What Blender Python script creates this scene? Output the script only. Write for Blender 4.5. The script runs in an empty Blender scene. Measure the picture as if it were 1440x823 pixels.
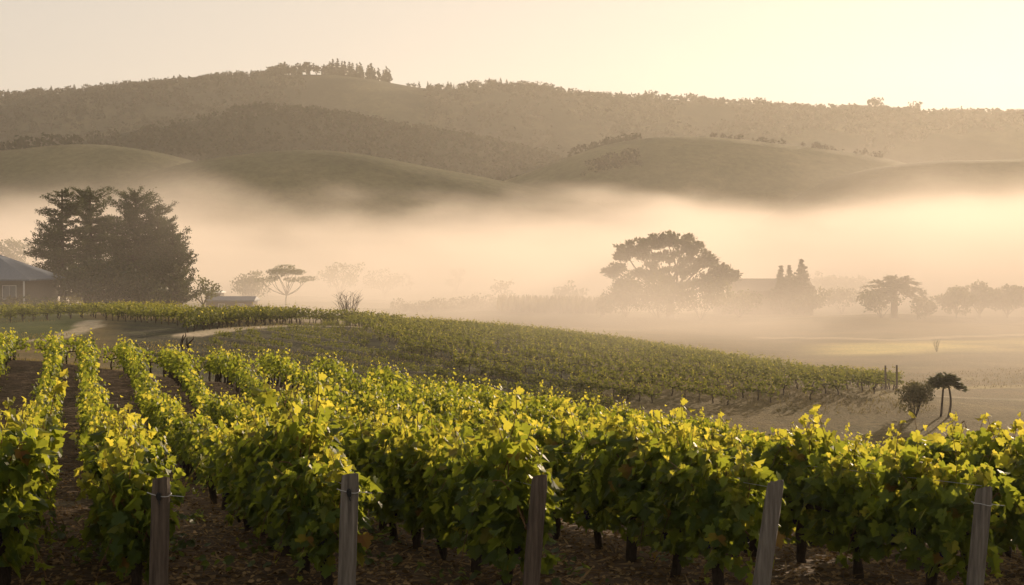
import bpy, math, random
import numpy as np
from mathutils import Vector

R = math.radians
SC = bpy.context.scene
COL = SC.collection
rng = np.random.default_rng(7)
random.seed(7)

# ------------------------------------------------------------------ camera, sky, sun, exposure
F = 1978.0                 # focal length in pixels of the 1440 px wide photograph
ZC = 3.0                   # camera height above the soil at the end posts
PITCH = math.atan((411.5 - 360.0) / F)
cam_d = bpy.data.cameras.new('camera')
cam_d.sensor_width = 36.0
cam_d.lens = F / 1440.0 * 36.0
cam_d.clip_start = 0.1
cam_d.clip_end = 20000
cam = bpy.data.objects.new('camera', cam_d)
COL.objects.link(cam)
cam.location = (0, 0, ZC)
cam.rotation_euler = (math.pi / 2 - PITCH, 0, 0)
SC.camera = cam

SUN_AZ, SUN_EL = 27.0, 11.5
world = bpy.data.worlds.new('World')
SC.world = world
world.use_nodes = True
wn = world.node_tree
wn.nodes.clear()
w_out = wn.nodes.new('ShaderNodeOutputWorld')
w_bg = wn.nodes.new('ShaderNodeBackground')
w_bg.inputs['Strength'].default_value = 0.12
w_sky = wn.nodes.new('ShaderNodeTexSky')
w_sky.sky_type = 'NISHITA'
w_sky.sun_disc = False
w_sky.sun_elevation = R(SUN_EL)
w_sky.sun_rotation = R(SUN_AZ)
w_sky.air_density = 1.0
w_sky.dust_density = 3.0
w_sky.ozone_density = 0.3
w_mix = wn.nodes.new('ShaderNodeMix')
w_mix.data_type = 'RGBA'
w_mix.blend_type = 'MULTIPLY'
w_mix.inputs['Factor'].default_value = 1.0
w_mix.inputs[7].default_value = (1.0, 0.915, 0.825, 1)
w_gam = wn.nodes.new('ShaderNodeGamma')       # evens out the thin high overcast
w_gam.inputs['Gamma'].default_value = 0.13
w_mul = wn.nodes.new('ShaderNodeVectorMath')
w_mul.operation = 'SCALE'
w_mul.inputs['Scale'].default_value = 3.05
wn.links.new(w_sky.outputs[0], w_gam.inputs[0])
wn.links.new(w_gam.outputs[0], w_mul.inputs[0])
wn.links.new(w_mul.outputs[0], w_mix.inputs[6])
wn.links.new(w_mix.outputs[2], w_bg.inputs['Color'])
wn.links.new(w_bg.outputs[0], w_out.inputs['Surface'])

sun_d = bpy.data.lights.new('sun', 'SUN')
sun_d.energy = 5.0
sun_d.angle = R(0.6)
sun_d.color = (1.0, 0.77, 0.52)
sun = bpy.data.objects.new('sun', sun_d)
COL.objects.link(sun)
sdir = Vector((math.sin(R(SUN_AZ)) * math.cos(R(SUN_EL)), math.cos(R(SUN_AZ)) * math.cos(R(SUN_EL)), math.sin(R(SUN_EL))))
sun.rotation_euler = sdir.to_track_quat('Z', 'Y').to_euler()
sun.location = (60, 20, 60)

SC.view_settings.view_transform = 'Standard'
SC.view_settings.look = 'None'
SC.view_settings.gamma = 1.0
SC.view_settings.use_curve_mapping = False
SC.view_settings.exposure = 0.55
SC.render.engine = 'CYCLES'
SC.cycles.use_denoising = True
SC.cycles.max_bounces = 6
SC.cycles.diffuse_bounces = 3
SC.cycles.glossy_bounces = 1
SC.cycles.transmission_bounces = 4
SC.cycles.transparent_max_bounces = 6
SC.cycles.volume_bounces = 3
SC.cycles.volume_max_steps = 256
SC.cycles.sample_clamp_indirect = 6.0


# ------------------------------------------------------------------ helpers
def ray(px, py):
    u = (np.asarray(px, float) - 720.0) / F
    v = (411.5 - np.asarray(py, float)) / F
    return u, math.cos(PITCH) + v * math.sin(PITCH), -math.sin(PITCH) + v * math.cos(PITCH)


def P(px, py, D):
    """world point seen at photo pixel (px, py) at forward distance D"""
    u, y, z = ray(px, py)
    k = np.asarray(D, float) / y
    return np.stack([u * k, y * k, ZC + z * k], -1)


def px_of(x, y, z):
    zz = z - ZC
    dep = y * math.cos(PITCH) - zz * math.sin(PITCH)
    up = y * math.sin(PITCH) + zz * math.cos(PITCH)
    return 720 + F * x / dep, 411.5 - F * up / dep


def smooth(t):
    t = np.clip(t, 0, 1)
    return t * t * (3 - 2 * t)


_perm = np.random.default_rng(3).random((257, 257))


def vnoise(x, y):
    xi, yi = np.floor(x).astype(int), np.floor(y).astype(int)
    fx, fy = smooth(x - xi), smooth(y - yi)
    a = _perm[xi % 256, yi % 256]; b = _perm[(xi + 1) % 256, yi % 256]
    c = _perm[xi % 256, (yi + 1) % 256]; d = _perm[(xi + 1) % 256, (yi + 1) % 256]
    return (a * (1 - fx) + b * fx) * (1 - fy) + (c * (1 - fx) + d * fx) * fy - 0.5


def fbm(x, y, o=4):
    s = 0
    for i in range(o):
        s = s + vnoise(x * 2 ** i + 17.3 * i, y * 2 ** i + 5.1 * i) / 2 ** i
    return s


class Geo:
    """collects vertices and faces, builds ONE mesh object"""
    def __init__(self):
        self.v, self.l, self.s, self.m, self.a, self.n = [], [], [], [], [], 0

    def add(self, v, f, mat=0, att=None):
        v = np.asarray(v, np.float32).reshape(-1, 3)
        f = np.asarray(f, np.int64)
        self.v.append(v)
        self.l.append((f + self.n).ravel())
        self.s.append(np.full(len(f), f.shape[1], np.int64))
        self.m.append(np.full(len(f), mat, np.int64))
        self.a.append(np.zeros(len(v), np.float32) if att is None else np.broadcast_to(np.asarray(att, np.float32), (len(v),)).copy())
        self.n += len(v)

    def merge(self, g, M=None, off=(0, 0, 0), mat_shift=0):
        v = np.concatenate(g.v)
        if M is not None:
            v = v @ np.asarray(M, np.float32).T
        v = v + np.asarray(off, np.float32)
        self.v.append(v); self.l.append(np.concatenate(g.l) + self.n)
        self.s.append(np.concatenate(g.s)); self.m.append(np.concatenate(g.m) + mat_shift)
        self.a.append(np.concatenate(g.a)); self.n += len(v)

    def pack(self):
        self.v = [np.concatenate(self.v)]; self.l = [np.concatenate(self.l)]
        self.s = [np.concatenate(self.s)]; self.m = [np.concatenate(self.m)]; self.a = [np.concatenate(self.a)]
        return self

    def mesh(self, name, mats, smooth_shade=False):
        self.pack()
        me = bpy.data.meshes.new(name)
        v, l, s = self.v[0], self.l[0], self.s[0]
        me.vertices.add(len(v)); me.vertices.foreach_set('co', v.ravel())
        me.loops.add(len(l)); me.loops.foreach_set('vertex_index', l.astype(np.int32))
        st = np.concatenate([[0], np.cumsum(s)[:-1]]).astype(np.int32)
        me.polygons.add(len(s)); me.polygons.foreach_set('loop_start', st)
        me.polygons.foreach_set('material_index', self.m[0].astype(np.int32))
        me.polygons.foreach_set('use_smooth', np.full(len(s), smooth_shade))
        at = me.attributes.new('young', 'FLOAT', 'POINT')
        at.data.foreach_set('value', self.a[0])
        for m in (mats if isinstance(mats, (list, tuple)) else [mats]):
            me.materials.append(m)
        me.update(calc_edges=True)
        return me

    def build(self, name, mats, parent=None, smooth_shade=False, loc=None):
        return place(name, self.mesh(name, mats, smooth_shade), parent, loc)


def place(name, me, parent=None, loc=None):
    o = bpy.data.objects.new(name, me)
    COL.objects.link(o)
    if parent is not None:
        o.parent = parent
    if loc is not None:
        o.location = loc
    return o


def tag(o, label=None, cat=None, group=None, kind=None):
    if label: o['label'] = label
    if cat: o['category'] = cat
    if group: o['group'] = group
    if kind: o['kind'] = kind
    return o


def empty(name, loc, rz=0.0):
    o = bpy.data.objects.new(name, None)
    COL.objects.link(o)
    o.location = loc
    o.rotation_euler = (0, 0, rz)
    o.empty_display_size = 0.2
    return o


def copy_tree(o, parent=None):
    c = o.copy()
    COL.objects.link(c)
    if parent is not None:
        c.parent = parent
    for ch in list(o.children):
        copy_tree(ch, c)
    return c


def tube(g, pts, rad, n=6, mat=0, cap=True, att=None):
    pts = np.asarray(pts, float)
    rad = np.broadcast_to(np.asarray(rad, float), (len(pts),))
    d = np.gradient(pts, axis=0)
    d /= np.linalg.norm(d, axis=1, keepdims=True) + 1e-9
    ref = np.where(np.abs(d[:, 2:3]) > 0.9, np.array([[1.0, 0, 0]]), np.array([[0, 0, 1.0]]))
    b = np.cross(d, ref); b /= np.linalg.norm(b, axis=1, keepdims=True) + 1e-9
    c = np.cross(b, d)
    th = np.linspace(0, 2 * np.pi, n, endpoint=False)
    v = pts[:, None, :] + rad[:, None, None] * (np.cos(th)[None, :, None] * b[:, None, :] + np.sin(th)[None, :, None] * c[:, None, :])
    k = len(pts)
    i = np.arange(k - 1)[:, None] * n + np.arange(n)[None, :]
    j = np.arange(k - 1)[:, None] * n + (np.arange(n)[None, :] + 1) % n
    f = np.stack([i, j, j + n, i + n], -1).reshape(-1, 4)
    g.add(v.reshape(-1, 3), f, mat, att)
    if cap:
        for e in (0, k - 1):
            ring = v[e]
            cc = ring.mean(0)
            vv = np.vstack([ring, cc])
            ff = np.array([[q, (q + 1) % n, n] for q in range(n)])
            g.add(vv, ff if e else ff[:, ::-1], mat, 0 if att is None else np.asarray(att).ravel()[0])


def box(g, c, s, mat=0, rz=0.0):
    x, y, z = s[0] / 2, s[1] / 2, s[2] / 2
    v = np.array([[-x, -y, -z], [x, -y, -z], [x, y, -z], [-x, y, -z], [-x, -y, z], [x, -y, z], [x, y, z], [-x, y, z]])
    if rz:
        ca, sa = math.cos(rz), math.sin(rz)
        v = np.stack([v[:, 0] * ca - v[:, 1] * sa, v[:, 0] * sa + v[:, 1] * ca, v[:, 2]], -1)
    f = [[0, 3, 2, 1], [4, 5, 6, 7], [0, 1, 5, 4], [1, 2, 6, 5], [2, 3, 7, 6], [3, 0, 4, 7]]
    g.add(v + np.asarray(c), f, mat)


def unit(v):
    return v / (np.linalg.norm(v, axis=-1, keepdims=True) + 1e-9)


# leaf templates: (vertices, triangles)
_o = np.array([(0, 0.06), (0.16, -0.10), (0.40, -0.06), (0.47, 0.10), (0.38, 0.19), (0.60, 0.34), (0.53, 0.54), (0.31, 0.52), (0.33, 0.74), (0.17, 0.82), (0, 1.0)])
_out = np.vstack([_o, (_o[1:-1] * [-1, 1])[::-1]])
LEAF_V = np.vstack([np.column_stack([_out, 0.22 * np.abs(_out[:, 0]) - 0.18 * (_out[:, 1] - 0.4) ** 2]), [[0, 0.36, -0.03]]])
LEAF_V2 = LEAF_V * [1.08, 0.92, 1] + np.column_stack([np.zeros(len(LEAF_V)), np.zeros(len(LEAF_V)), -0.55 * (LEAF_V[:, 1] - 0.3) ** 2 + 0.25 * LEAF_V[:, 0]])
LEAF_V3 = LEAF_V * [0.92, 1.05, -0.8] + np.column_stack([np.zeros(len(LEAF_V)), np.zeros(len(LEAF_V)), 0.30 * LEAF_V[:, 1] ** 2 - 0.5 * LEAF_V[:, 0] ** 2])
LEAF_F = np.array([[i, (i + 1) % len(_out), len(_out)] for i in range(len(_out))])
_o2 = np.array([(0, 0), (0.48, 0.08), (0.44, 0.52), (0, 1.0), (-0.44, 0.52), (-0.48, 0.08)])
MID_V = np.column_stack([_o2, 0.25 * np.abs(_o2[:, 0])])
MID_F4 = np.array([[0, 1, 2, 3], [0, 3, 4, 5]])
CARD_V = np.array([(0, 0, 0), (0.5, 0.45, 0.06), (0, 1, 0), (-0.5, 0.5, 0.06)])
CARD_F = np.array([[0, 1, 2, 3]])
NEEDLE_V = np.array([(0, 0, 0), (0.16, 0.4, 0.03), (0, 1, 0), (-0.16, 0.4, 0.03)])


def leaves(g, c, nrm, tip, size, tv=LEAF_V, tf=LEAF_F, mat=0, att=0.0):
    c = np.asarray(c, float); n = unit(np.asarray(nrm, float)); t = np.asarray(tip, float)
    t = unit(t - (t * n).sum(-1, keepdims=True) * n)
    b = np.cross(t, n)
    size = np.broadcast_to(np.asarray(size, float), (len(c),))
    v = c[:, None, :] + size[:, None, None] * (tv[None, :, 0:1] * b[:, None, :] + tv[None, :, 1:2] * t[:, None, :] + tv[None, :, 2:3] * n[:, None, :])
    f = (np.arange(len(c))[:, None, None] * len(tv) + tf[None]).reshape(-1, tf.shape[1])
    a = np.repeat(np.broadcast_to(np.asarray(att, float), (len(c),)), len(tv))
    g.add(v.reshape(-1, 3), f, mat, a)


# ------------------------------------------------------------------ materials
def nodes(name):
    m = bpy.data.materials.new(name)
    m.use_nodes = True
    nt = m.node_tree
    nt.nodes.clear()
    return m, nt, nt.nodes.new('ShaderNodeOutputMaterial')


def N(nt, typ, **kw):
    n = nt.nodes.new(typ)
    for k, v in kw.items():
        if k in n.inputs:
            n.inputs[k].default_value = v
        else:
            setattr(n, k, v)
    return n


def ramp(nt, fac, stops):
    r = nt.nodes.new('ShaderNodeValToRGB')
    el = r.color_ramp.elements
    while len(el) < len(stops):
        el.new(0.5)
    for e, (p, c) in zip(el, stops):
        e.position = p
        e.color = (*c, 1)
    nt.links.new(fac, r.inputs[0])
    return r.outputs[0]


def leaf_material(name, dark, light, trans, tfac=0.5, young=None, rough=0.5, spec=0.25, accent=None):
    m, nt, out = nodes(name)
    geo = N(nt, 'ShaderNodeNewGeometry')
    col = ramp(nt, geo.outputs['Random Per Island'], [(0.0, dark), (0.75, light), (0.965, tuple(0.6 * a + 0.4 * b for a, b in zip(light, trans)))] + ([(0.985, accent)] if accent else []))
    tr = ramp(nt, geo.outputs['Random Per Island'], [(0.0, tuple(x * 0.75 for x in trans)), (1.0, trans)])
    if young is not None:
        at = N(nt, 'ShaderNodeAttribute', attribute_name='young')
        for which, c2 in (('c', young[0]), ('t', young[1])):
            mx = N(nt, 'ShaderNodeMix', data_type='RGBA')
            nt.links.new(at.outputs['Fac'], mx.inputs['Factor'])
            nt.links.new(col if which == 'c' else tr, mx.inputs[6])
            mx.inputs[7].default_value = (*c2, 1)
            if which == 'c':
                col = mx.outputs[2]
            else:
                tr = mx.outputs[2]
    p = N(nt, 'ShaderNodeBsdfPrincipled', Roughness=rough)
    p.inputs['Specular IOR Level'].default_value = spec
    nt.links.new(col, p.inputs['Base Color'])
    t = N(nt, 'ShaderNodeBsdfTranslucent')
    nt.links.new(tr, t.inputs['Color'])
    mix = N(nt, 'ShaderNodeMixShader', Fac=tfac)
    nt.links.new(p.outputs[0], mix.inputs[1]); nt.links.new(t.outputs[0], mix.inputs[2])
    nt.links.new(mix.outputs[0], out.inputs['Surface'])
    return m


def rough_material(name, c1, c2, scale=8.0, rough=0.9, bump=0.3, stretch=(1, 1, 1), detail=6, mid=None):
    m, nt, out = nodes(name)
    tc = N(nt, 'ShaderNodeTexCoord')
    mp = N(nt, 'ShaderNodeMapping')
    mp.inputs['Scale'].default_value = stretch
    nt.links.new(tc.outputs['Object'], mp.inputs[0])
    no = N(nt, 'ShaderNodeTexNoise', Scale=scale, Detail=detail, Roughness=0.65)
    nt.links.new(mp.outputs[0], no.inputs['Vector'])
    stops = [(0.3, c1), (0.7, c2)] if mid is None else [(0.28, c1), (0.5, mid), (0.72, c2)]
    col = ramp(nt, no.outputs['Fac'], stops)
    p = N(nt, 'ShaderNodeBsdfPrincipled', Roughness=rough)
    p.inputs['Specular IOR Level'].default_value = 0.2
    nt.links.new(col, p.inputs['Base Color'])
    b = N(nt, 'ShaderNodeBump', Strength=bump, Distance=0.03)
    nt.links.new(no.outputs['Fac'], b.inputs['Height'])
    nt.links.new(b.outputs[0], p.inputs['Normal'])
    nt.links.new(p.outputs[0], out.inputs['Surface'])
    return m


M_LEAF = leaf_material('vine_leaf', (0.018, 0.040, 0.008), (0.05, 0.085, 0.012), (0.37, 0.41, 0.035), 0.53,
                       young=((0.13, 0.13, 0.02), (0.85, 0.72, 0.08)), rough=0.5, spec=0.18, accent=(0.16, 0.05, 0.015))
M_LEAF_FAR = leaf_material('dimmed_far_vine_leaf', (0.022, 0.034, 0.010), (0.055, 0.068, 0.02), (0.24, 0.25, 0.04), 0.45,  # vine leaf copy, dulled in colour to stand in for haze and shade
                           young=((0.12, 0.11, 0.025), (0.62, 0.54, 0.10)), rough=0.6, spec=0.1)  # young leaf tint pushed so row tops look sunlit above darker faces
M_CANE = rough_material('vine_cane', (0.10, 0.05, 0.02), (0.22, 0.13, 0.05), 30)
M_BARK = rough_material('vine_bark', (0.018, 0.012, 0.008), (0.07, 0.048, 0.032), 40, bump=0.8, stretch=(1, 1, 0.25))
M_GRAPE = rough_material('grape_skin', (0.010, 0.006, 0.014), (0.030, 0.016, 0.034), 20, rough=0.45, bump=0.0)
M_WOOD = rough_material('weathered_post_wood', (0.07, 0.058, 0.046), (0.25, 0.215, 0.175), 26, bump=1.0, stretch=(1, 1, 0.07), mid=(0.15, 0.125, 0.10))
M_WOOD_DARK = rough_material('dark_post_wood', (0.04, 0.028, 0.02), (0.15, 0.11, 0.08), 26, bump=1.0, stretch=(1, 1, 0.07))
M_WIRE = rough_material('galvanised_wire', (0.30, 0.29, 0.27), (0.5, 0.48, 0.44), 60, rough=0.4, bump=0.1)
M_BLACK = rough_material('black_clip', (0.010, 0.010, 0.010), (0.03, 0.03, 0.03), 40, rough=0.4, bump=0.1)
M_TREEBARK = rough_material('tree_bark', (0.02, 0.015, 0.011), (0.08, 0.06, 0.045), 5, bump=0.8, stretch=(1, 1, 0.3))
M_PINE = leaf_material('pine_needles', (0.010, 0.017, 0.008), (0.035, 0.048, 0.018), (0.10, 0.11, 0.03), 0.3)
M_BROAD = leaf_material('broad_leaves', (0.020, 0.030, 0.010), (0.06, 0.075, 0.025), (0.20, 0.20, 0.05), 0.35)
M_PALM = leaf_material('palm_fronds', (0.020, 0.028, 0.010), (0.06, 0.07, 0.025), (0.18, 0.18, 0.05), 0.3)
M_SCRUB = leaf_material('scrub_leaves', (0.05, 0.048, 0.018), (0.12, 0.105, 0.045), (0.22, 0.19, 0.07), 0.35)
M_WOODS = leaf_material('hill_woods', (0.012, 0.015, 0.009), (0.026, 0.028, 0.016), (0.02, 0.02, 0.010), 0.06, rough=0.95, spec=0.0)
M_DRYGRASS = leaf_material('dry_grass', (0.10, 0.08, 0.035), (0.17, 0.13, 0.06), (0.25, 0.20, 0.08), 0.35)
M_LITTER = leaf_material('leaf_litter', (0.05, 0.026, 0.012), (0.30, 0.20, 0.10), (0.25, 0.15, 0.05), 0.15, rough=0.9, spec=0.03)
M_WEED = leaf_material('weed_leaves', (0.02, 0.035, 0.010), (0.06, 0.08, 0.02), (0.22, 0.26, 0.04), 0.4)

# ------------------------------------------------------------------ terrain
CTRL = [  # photo pixel of the ground and its forward distance
    (-700, 830, 12.5), (60, 830, 12.5), (400, 830, 12.5), (720, 831, 12.5), (1080, 833, 12.5), (1400, 836, 12.5), (2100, 850, 12.5),
    (-700, 718, 20), (60, 722, 20), (300, 725, 20), (720, 727, 20), (1000, 741, 20), (1300, 760, 20), (1900, 790, 20),
    (-600, 640, 30), (60, 645, 30), (300, 652, 30), (720, 656, 30), (1000, 690, 29), (1250, 706, 30), (1440, 735, 27), (1900, 770, 27),
    (-500, 580, 40), (100, 588, 40), (300, 600, 42), (700, 592, 45), (1000, 654, 36),
    (-400, 505, 60), (60, 508, 60), (200, 526, 58), (450, 543, 52),
    (60, 510, 72), (300, 546, 70), (600, 590, 66), (900, 650, 56), (1150, 700, 48), (1440, 700, 48), (1900, 740, 48),
    # slope of the second vineyard
    (-300, 470, 100), (60, 474, 100), (250, 500, 86), (300, 506, 86), (450, 510, 88), (600, 524, 86), (750, 548, 83), (900, 566, 79), (1100, 582, 78), (1300, 606, 75), (1450, 604, 76), (1900, 620, 76),
    (270, 470, 100), (400, 458, 114), (500, 459, 118), (140, 455, 112),
    (520, 460, 130), (700, 472, 125), (900, 496, 117), (1050, 519, 107), (1180, 539, 97), (1255, 549, 91),
    (-300, 440, 140), (0, 441, 145), (100, 436, 155), (300, 446, 135), (40, 432, 168), (160, 434, 182), (-300, 430, 180),
    (350, 446, 165), (520, 458, 160), (700, 468, 155), (900, 486, 150),
    (1120, 540, 118), (1300, 555, 100), (1440, 560, 98), (1900, 560, 100), (1440, 520, 122), (1200, 512, 130),
    (1150, 484, 160), (1300, 492, 150), (1440, 482, 162), (1900, 485, 162), (1050, 468, 190),
    (300, 440, 215), (500, 445, 215), (750, 444, 235), (940, 446, 235), (1090, 443, 252), (1258, 445, 225), (1380, 452, 225), (1900, 450, 230),
    (-300, 420, 320), (300, 424, 320), (720, 426, 330), (1200, 424, 340), (1900, 424, 330),
    (-300, 400, 600), (400, 402, 600), (1000, 402, 600), (1900, 402, 600),
    (-300, 380, 1200), (720, 380, 1200), (1900, 380, 1200),
    (-700, 2000, 3.5), (720, 2000, 3.5), (2100, 2000, 3.5),
]
_c = np.array(CTRL, float)
_pw = P(_c[:, 0], _c[:, 1], _c[:, 2])
YA = 22.0


def _ab(x, y):
    yy = np.maximum(np.asarray(y, float) + YA, 2.0)
    return np.asarray(x, float) / yy * 2.2, np.log(yy) * 1.3


_ka, _kb = _ab(_pw[:, 0], _pw[:, 1])


def _U(r2):
    return np.where(r2 > 1e-12, 0.5 * r2 * np.log(r2 + 1e-12), 0)


_n = len(_c)
_K = _U((_ka[:, None] - _ka) ** 2 + (_kb[:, None] - _kb) ** 2) + np.eye(_n) * 0.004
_Pm = np.column_stack([np.ones(_n), _ka, _kb])
_A = np.block([[_K, _Pm], [_Pm.T, np.zeros((3, 3))]])
_w = np.linalg.solve(_A, np.concatenate([_pw[:, 2], np.zeros(3)]))


def ground_z(x, y):
    x = np.asarray(x, float); y = np.asarray(y, float)
    sh = np.broadcast(x, y).shape
    xf, yf = np.broadcast_to(x, sh).ravel(), np.broadcast_to(y, sh).ravel()
    out = np.empty(len(xf))
    for i in range(0, len(xf), 40000):
        a, b = _ab(xf[i:i + 40000], yf[i:i + 40000])
        out[i:i + 40000] = _U((a[:, None] - _ka) ** 2 + (b[:, None] - _kb) ** 2) @ _w[:_n] + _w[_n] + _w[_n + 1] * a + _w[_n + 2] * b
    yc = np.clip(yf, 0, 1e9)
    out += fbm(xf * 0.9, yf * 0.9, 3) * 0.05 * np.clip(yc / 12, 0.3, 1) + fbm(xf * 0.06, yf * 0.06, 3) * np.clip((yc - 120) / 300, 0, 1) * 1.6
    return out.reshape(sh)


def gpt(px, D):
    """ground point under photo column px at distance D"""
    x = (px - 720.0) / F * D
    return np.array([x, D, float(ground_z(x, D))])


def dist_poly(x, y, pts):
    d = np.full(x.shape, 1e9)
    for (ax, ay), (bx, by) in zip(pts[:-1], pts[1:]):
        vx, vy = bx - ax, by - ay
        t = np.clip(((x - ax) * vx + (y - ay) * vy) / (vx * vx + vy * vy + 1e-9), 0, 1)
        d = np.minimum(d, np.hypot(x - ax - t * vx, y - ay - t * vy))
    return d


def w2(px, D):
    return ((px - 720.0) / F * D, D)


na, nb = 620, 560
aa = np.linspace(-1.15, 1.15, na)
bb = np.exp(np.linspace(math.log(7.0), math.log(1705.0), nb)) - YA
GX = aa[None, :] * (bb[:, None] + YA)
GY = np.repeat(bb[:, None], na, 1)
GZ = ground_z(GX, GY)
PX, PY = px_of(GX, np.maximum(GY, 1.0), GZ)
soil = np.array([0.085, 0.057, 0.036])
tan = np.array([0.13, 0.098, 0.045])
grey = np.array([0.042, 0.038, 0.026])
green = np.array([0.085, 0.10, 0.03])
pale = np.array([0.40, 0.34, 0.25])
sunlit_straw = np.array([0.46, 0.38, 0.14])  # dry straw colour brightened to carry the sunlight on the field
C3 = np.empty(GX.shape + (3,))
C3[:] = tan
t = smooth((GY - 60) / 12 + fbm(GX * .1, GY * .1, 3))[..., None]
C3 = soil * (1 - t) + C3 * t
slope2 = smooth((PX - 130) / 60) * smooth((900 - PX) / 120) * smooth((GY - 70) / 6) * smooth((122 - GY) / 6)
C3 = C3 * (1 - slope2[..., None]) + grey * slope2[..., None]
leftg = smooth((140 - PX) / 40) * smooth((GY - 85) / 10) * smooth((160 - GY) / 10)
C3 = C3 * (1 - leftg[..., None]) + green * leftg[..., None] * 0.8
sun_strip = smooth((PX - 1100) / 120) * smooth((GY - 132) / 12) * smooth((178 - GY) / 12) * smooth(0.4 + 2.2 * fbm(GX * .03, GY * .06, 3))  # sunlit strip across the field, painted into the ground colour
C3 = C3 * (1 - sun_strip[..., None]) + sunlit_straw * sun_strip[..., None]
sun_patch = smooth((PX - 1150) / 150) * smooth(0.1 + 3.0 * fbm(GX * .05 + 9, GY * .12, 3)) * smooth((GY - 84) / 8) * smooth((135 - GY) / 10)  # second golden glow on the dry grass, also painted in
C3 = C3 * (1 - 0.8 * sun_patch[..., None]) + np.array([0.34, 0.28, 0.12]) * 0.8 * sun_patch[..., None]
far = smooth((GY - 190) / 80)
C3 = C3 * (1 - far[..., None]) + np.array([0.12, 0.115, 0.05]) * far[..., None]
# stripes of the fallow rows on the slope behind the dip
RD2 = np.array([-math.sin(R(50)), math.cos(R(50))])
across = GX * RD2[1] - GY * RD2[0]
st = (0.5 + 0.5 * np.sin(across * 2 * np.pi / 3.3)) * slope2
C3 *= (1 + 1.0 * st[..., None] * np.array([0.75, 0.85, 0.45]))


def paint_path(pts, width, col, k=1.0):
    global C3
    d = dist_poly(GX, GY, pts) + fbm(GX * .5, GY * .5, 2) * width * 0.5
    m = smooth((width - d) / (width * 0.5))[..., None] * k
    C3 = C3 * (1 - m) + np.asarray(col) * m


paint_path([w2(262, 99), w2(330, 107), w2(405, 114), w2(500, 117.5), w2(560, 119)], 1.3, pale)
paint_path([w2(-60, 146), w2(0, 146), w2(60, 150), w2(118, 156), w2(135, 165)], 1.7, pale * 1.1)
paint_path([w2(128, 118), w2(122, 108), w2(98, 102), w2(80, 98), w2(40, 95)], 1.3, pale * 0.9)
paint_path([w2(1080, 176), w2(1250, 170), w2(1440, 178), w2(1700, 190)], 2.2, pale * 1.0, 0.6)
paint_path([w2(1290, 92), w2(1370, 96), w2(1500, 97)], 1.0, pale * .7, 0.5)
paint_path([w2(-300, 21.0), w2(30, 21.0), w2(75, 21.4), w2(110, 21.8)], 0.30, pale * 0.55, 0.8)
g = Geo()
ii = (np.arange(nb - 1)[:, None] * na + np.arange(na - 1)[None, :])
g.add(np.stack([GX, GY, GZ], -1).reshape(-1, 3), np.stack([ii, ii + 1, ii + na + 1, ii + na], -1).reshape(-1, 4))


def ground_material():
    m, nt, out = nodes('earth')
    at = N(nt, 'ShaderNodeAttribute', attribute_name='tone')
    tc = N(nt, 'ShaderNodeTexCoord')
    n1 = N(nt, 'ShaderNodeTexNoise', Scale=3.0, Detail=9, Roughness=0.7)
    n2 = N(nt, 'ShaderNodeTexNoise', Scale=0.18, Detail=5, Roughness=0.6)
    n3 = N(nt, 'ShaderNodeTexVoronoi', Scale=9.0)
    for q in (n1, n2, n3):
        nt.links.new(tc.outputs['Object'], q.inputs['Vector'])
    r1 = ramp(nt, n1.outputs['Fac'], [(0.3, (0.55, 0.53, 0.5)), (0.7, (1.5, 1.45, 1.35))])
    r2 = ramp(nt, n2.outputs['Fac'], [(0.3, (0.75, 0.8, 0.75)), (0.7, (1.25, 1.2, 1.2))])
    m1 = N(nt, 'ShaderNodeMix', data_type='RGBA', blend_type='MULTIPLY'); m1.inputs['Factor'].default_value = 1
    m2 = N(nt, 'ShaderNodeMix', data_type='RGBA', blend_type='MULTIPLY'); m2.inputs['Factor'].default_value = 1
    nt.links.new(at.outputs['Color'], m1.inputs[6]); nt.links.new(r1, m1.inputs[7])
    nt.links.new(m1.outputs[2], m2.inputs[6]); nt.links.new(r2, m2.inputs[7])
    p = N(nt, 'ShaderNodeBsdfPrincipled', Roughness=0.95)
    p.inputs['Specular IOR Level'].default_value = 0.1
    nt.links.new(m2.outputs[2], p.inputs['Base Color'])
    ad = N(nt, 'ShaderNodeMath', operation='ADD')
    nt.links.new(n1.outputs['Fac'], ad.inputs[0]); nt.links.new(n3.outputs['Distance'], ad.inputs[1])
    b = N(nt, 'ShaderNodeBump', Strength=0.9, Distance=0.08)
    nt.links.new(ad.outputs[0], b.inputs['Height']); nt.links.new(b.outputs[0], p.inputs['Normal'])
    nt.links.new(p.outputs[0], out.inputs['Surface'])
    return m


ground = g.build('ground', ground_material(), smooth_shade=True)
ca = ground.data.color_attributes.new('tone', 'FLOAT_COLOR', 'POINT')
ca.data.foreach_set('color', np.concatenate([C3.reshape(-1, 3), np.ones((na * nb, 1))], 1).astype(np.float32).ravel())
tag(ground, kind='structure')


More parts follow.
